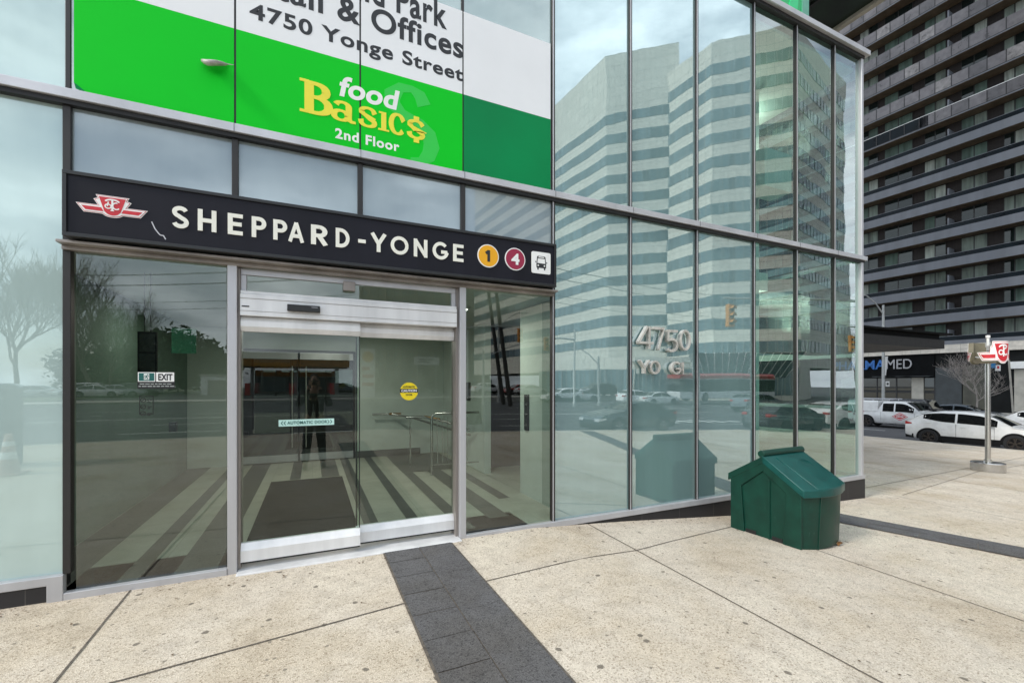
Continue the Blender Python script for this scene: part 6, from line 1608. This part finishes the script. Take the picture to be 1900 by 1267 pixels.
# ------------------------------------------------------------------ the photographer, whom the door mirrors
def person():
    r = thing('person', (.03, -4.62, 0), 'person in dark jacket and trousers holding a camera up, mirrored in the glass doors', 'person')
    skin_m = paint('skin', (.42,.26,.19), .55, 0, .06, 9); jacket = paint('dark_jacket', (.012,.013,.016), .85, 0, .25, 9); trous = paint('dark_trousers', (.014,.015,.022), .85, 0, .25, 9); shoe = paint('dark_shoes', (.03,.028,.026), .6, 0, .2, 9); hairm = paint('dark_hair', (.02,.015,.012), .7, 0, .3, 30)
    def skin(name, verts, edges, radii, mat, root=0, sub=2, parent=r):
        me = bpy.data.meshes.new(name); me.from_pydata(verts, edges, []); me.materials.append(mat)
        o = bpy.data.objects.new(name, me); COL.objects.link(o); o.parent = parent
        m = o.modifiers.new('skin', 'SKIN'); m.use_smooth_shade = True
        lay = me.skin_vertices[0] if me.skin_vertices else None
        if lay is None:
            o.data.attributes  # the Skin modifier adds its layer
            bm = bmesh.new(); bm.from_mesh(me); bm.verts.layers.skin.verify(); bm.to_mesh(me); bm.free(); lay = me.skin_vertices[0]
        for i, rd in enumerate(radii):
            lay.data[i].radius = rd if isinstance(rd, tuple) else (rd, rd)
            lay.data[i].use_root = (i == root)
        s = o.modifiers.new('sub', 'SUBSURF'); s.levels = s.render_levels = sub
        return o
    # body: facing +y (towards the doors); the lens sits at (0,-4.3), so hands are just behind it
    V = []; E = []; RD = []
    def add(p, rd, to=None):
        V.append(p); RD.append(rd); i = len(V)-1
        if to is not None: E.append((to, i))
        return i
    pel = add((0,0,.93), (.150,.115)); wst = add((0,.0,1.08), (.140,.10), pel); ch = add((0,.0,1.27), (.165,.115), wst); sh = add((0,-.01,1.40), (.13,.085), ch); nk = add((0,.0,1.475), .058, sh); hd = add((0,.025,1.56), (.072,.085), nk); add((0,.02,1.66), (.075,.09), hd); add((0,.015,1.725), (.045,.05), len(V)-1)
    hands = []
    for s in (-1, 1):
        a = add((s*.185,-.01,1.39), .062, sh); b = add((s*.27,.02,1.16), .048, a); c = add((s*.15,.19,1.36), .036, b); d = add((s*.085,.245,1.53), .028, c); hands.append((s, d))
    for s, fx, fy in ((-1,-.16,.10), (1,.15,-.08)):
        a = add((s*.10,0,.85), .092, pel); b = add((s*.12,fy*.5+.03,.49), .066, a); c = add((fx,fy,.10), .046, b); add((fx,fy+.02,.055), .045, c); add((fx*1.05,fy+.17,.035), .034, len(V)-1)
    skin('body', V, E, RD, skin_m)
    # clothes follow the same bones
    V, E, RD = [], [], []
    pel = add((0,0,.88), (.165,.125)); wst = add((0,.0,1.08), (.168,.125), pel); ch = add((0,.0,1.27), (.19,.138), wst); sh = add((0,-.01,1.40), (.155,.10), ch); add((0,-.005,1.45), (.075,.075), sh)
    for s in (-1, 1):
        a = add((s*.19,-.01,1.39), .078, sh); b = add((s*.275,.02,1.16), .064, a); c = add((s*.15,.19,1.36), .050, b); add((s*.10,.235,1.49), .042, c)
    skin('jacket', V, E, RD, jacket)
    V, E, RD = [], [], []
    pel = add((0,0,.93), (.165,.125))
    for s, fx, fy in ((-1,-.16,.10), (1,.15,-.08)):
        a = add((s*.10,0,.83), .105, pel); b = add((s*.12,fy*.5+.03,.49), .082, a); add((fx,fy,.09), .068, b)
    skin('trousers', V, E, RD, trous)
    for s, fx, fy in ((-1,-.16,.10), (1,.15,-.08)):
        skin('shoe', [(fx,fy-.03,.05),(fx*1.02,fy+.08,.045),(fx*1.05,fy+.19,.035)], [(0,1),(1,2)], [(.055,.05),(.052,.045),(.042,.032)], shoe)
    skin('hair', [(0,-.03,1.62),(0,-.01,1.70),(0,.03,1.735)], [(0,1),(1,2)], [(.085,.075),(.088,.09),(.065,.06)], hairm)
    # face: eyes, nose, mouth, ears
    for s in (-1, 1):
        mb = MB(); mb.lathe([(.0,-.012),(.012,-.004),(.012,.004),(.0,.012)], (s*.032,.105,1.63), 10); mb.build('eye', M_blackp, r, smooth=60)
        mb = MB(); mb.lathe([(.0,-.03),(.012,-.02),(.016,.012),(.0,.03)], (s*.085,.02,1.615), 8); mb.build('ear', skin_m, r, smooth=60)
    skin('nose', [(0,.105,1.63),(0,.128,1.595)], [(0,1)], [.010,.015], skin_m); skin('mouth', [(-.025,.11,1.555),(0,.117,1.553),(.025,.11,1.555)], [(0,1),(1,2)], [.005,.007,.005], paint('lips', (.35,.14,.12), .5))
    # hands close round the camera body
    for s in (-1, 1):
        V, E, RD = [], [], []
        w = add((s*.085,.24,1.53), .024); p = add((s*.078,.255,1.565), (.030,.020), w)
        for k in range(4):
            f0 = add((s*(.082-.002*k),.268,1.56+.016*k), .0095, p); f1 = add((s*(.062-.002*k),.285,1.56+.016*k), .0088, f0); add((s*(.040-.004*(k % 2)),.284,1.56+.016*k), .008, f1)
        t0 = add((s*.066,.245,1.585), .011, w); add((s*.045,.232,1.60), .0095, t0)
        skin('hand', V, E, RD, skin_m, sub=1)
    mb = MB(); mb.box(-.062,.062,.237,.272,1.548,1.632); mb.box(-.022,.022,.24,.270,1.632,1.655); cam = mb.build('camera', M_blackp, r, bevel=.006)
    mb = MB(); mb.cyl((0,.272,1.588),(0,.306,1.588),.030,n=20); mb.build('lens', M_blackp, cam, smooth=40)
    return r
person()

# ------------------------------------------------------------------ camera, sky, sun
cd = bpy.data.cameras.new('camera'); co = bpy.data.objects.new('camera', cd); COL.objects.link(co)
co.location = EYE; co.rotation_euler = (R(90), 0, -YAW)
cd.sensor_width = 36; cd.sensor_fit = 'HORIZONTAL'; cd.lens = 36*FPX/1900; cd.shift_x = 0; cd.shift_y = (HY - 1267/2)/1900
cd.clip_start = .01; cd.clip_end = 2000
scene.camera = co
SUN_EL, SUN_AZ = R(38), math.atan2(-.17, -.985)          # direction towards the sun (azimuth from +x)
sd = Vector((math.cos(SUN_EL)*math.cos(SUN_AZ), math.cos(SUN_EL)*math.sin(SUN_AZ), math.sin(SUN_EL)))
sl = bpy.data.lights.new('sun', 'SUN'); sl.energy = 1.9; sl.angle = R(11); sl.color = (1, .95, .86)
so = bpy.data.objects.new('sun', sl); COL.objects.link(so); so.rotation_euler = sd.to_track_quat('Z', 'Y').to_euler()
w = bpy.data.worlds.new('World'); scene.world = w; w.use_nodes = True
nt = w.node_tree; N, L = nt.nodes, nt.links; bg = N['Background']
sky = _n(nt, 'ShaderNodeTexSky'); sky.sky_type = 'NISHITA'; sky.sun_disc = False; sky.sun_elevation = SUN_EL; sky.sun_rotation = math.pi/2 - SUN_AZ
sky.air_density = 1.0; sky.dust_density = 2.0
tc = _n(nt, 'ShaderNodeTexCoord'); mpn = _n(nt, 'ShaderNodeMapping'); mpn.inputs['Scale'].default_value = (1, 1, 2.6); L.new(tc.outputs['Generated'], mpn.inputs['Vector'])
nz = _noise(nt, mpn.outputs['Vector'], 2.1, 7, .58); nz2 = _noise(nt, mpn.outputs['Vector'], 4.3, 6, .6)
cloud = _ramp(nt, nz2, [(.28, (5.2, 5.9, 6.8)), (.5, (7.8, 8.6, 9.5)), (.7, (11.6, 12.5, 13.4))])
mask = _ramp(nt, nz, [(.36, .25), (.52, .95), (.7, 1)])
L.new(_mix(nt, mask, sky.outputs[0], cloud), bg.inputs['Color']); bg.inputs['Strength'].default_value = .13
scene.view_settings.view_transform = 'Standard'; scene.view_settings.look = 'None'; scene.view_settings.exposure = .55; scene.view_settings.gamma = 1
cy = scene.cycles; cy.max_bounces = 10; cy.transparent_max_bounces = 16; cy.glossy_bounces = 5; cy.diffuse_bounces = 4; cy.caustics_reflective = False; cy.caustics_refractive = False; cy.sample_clamp_indirect = 6
try: cy.use_denoising = True
except Exception: pass
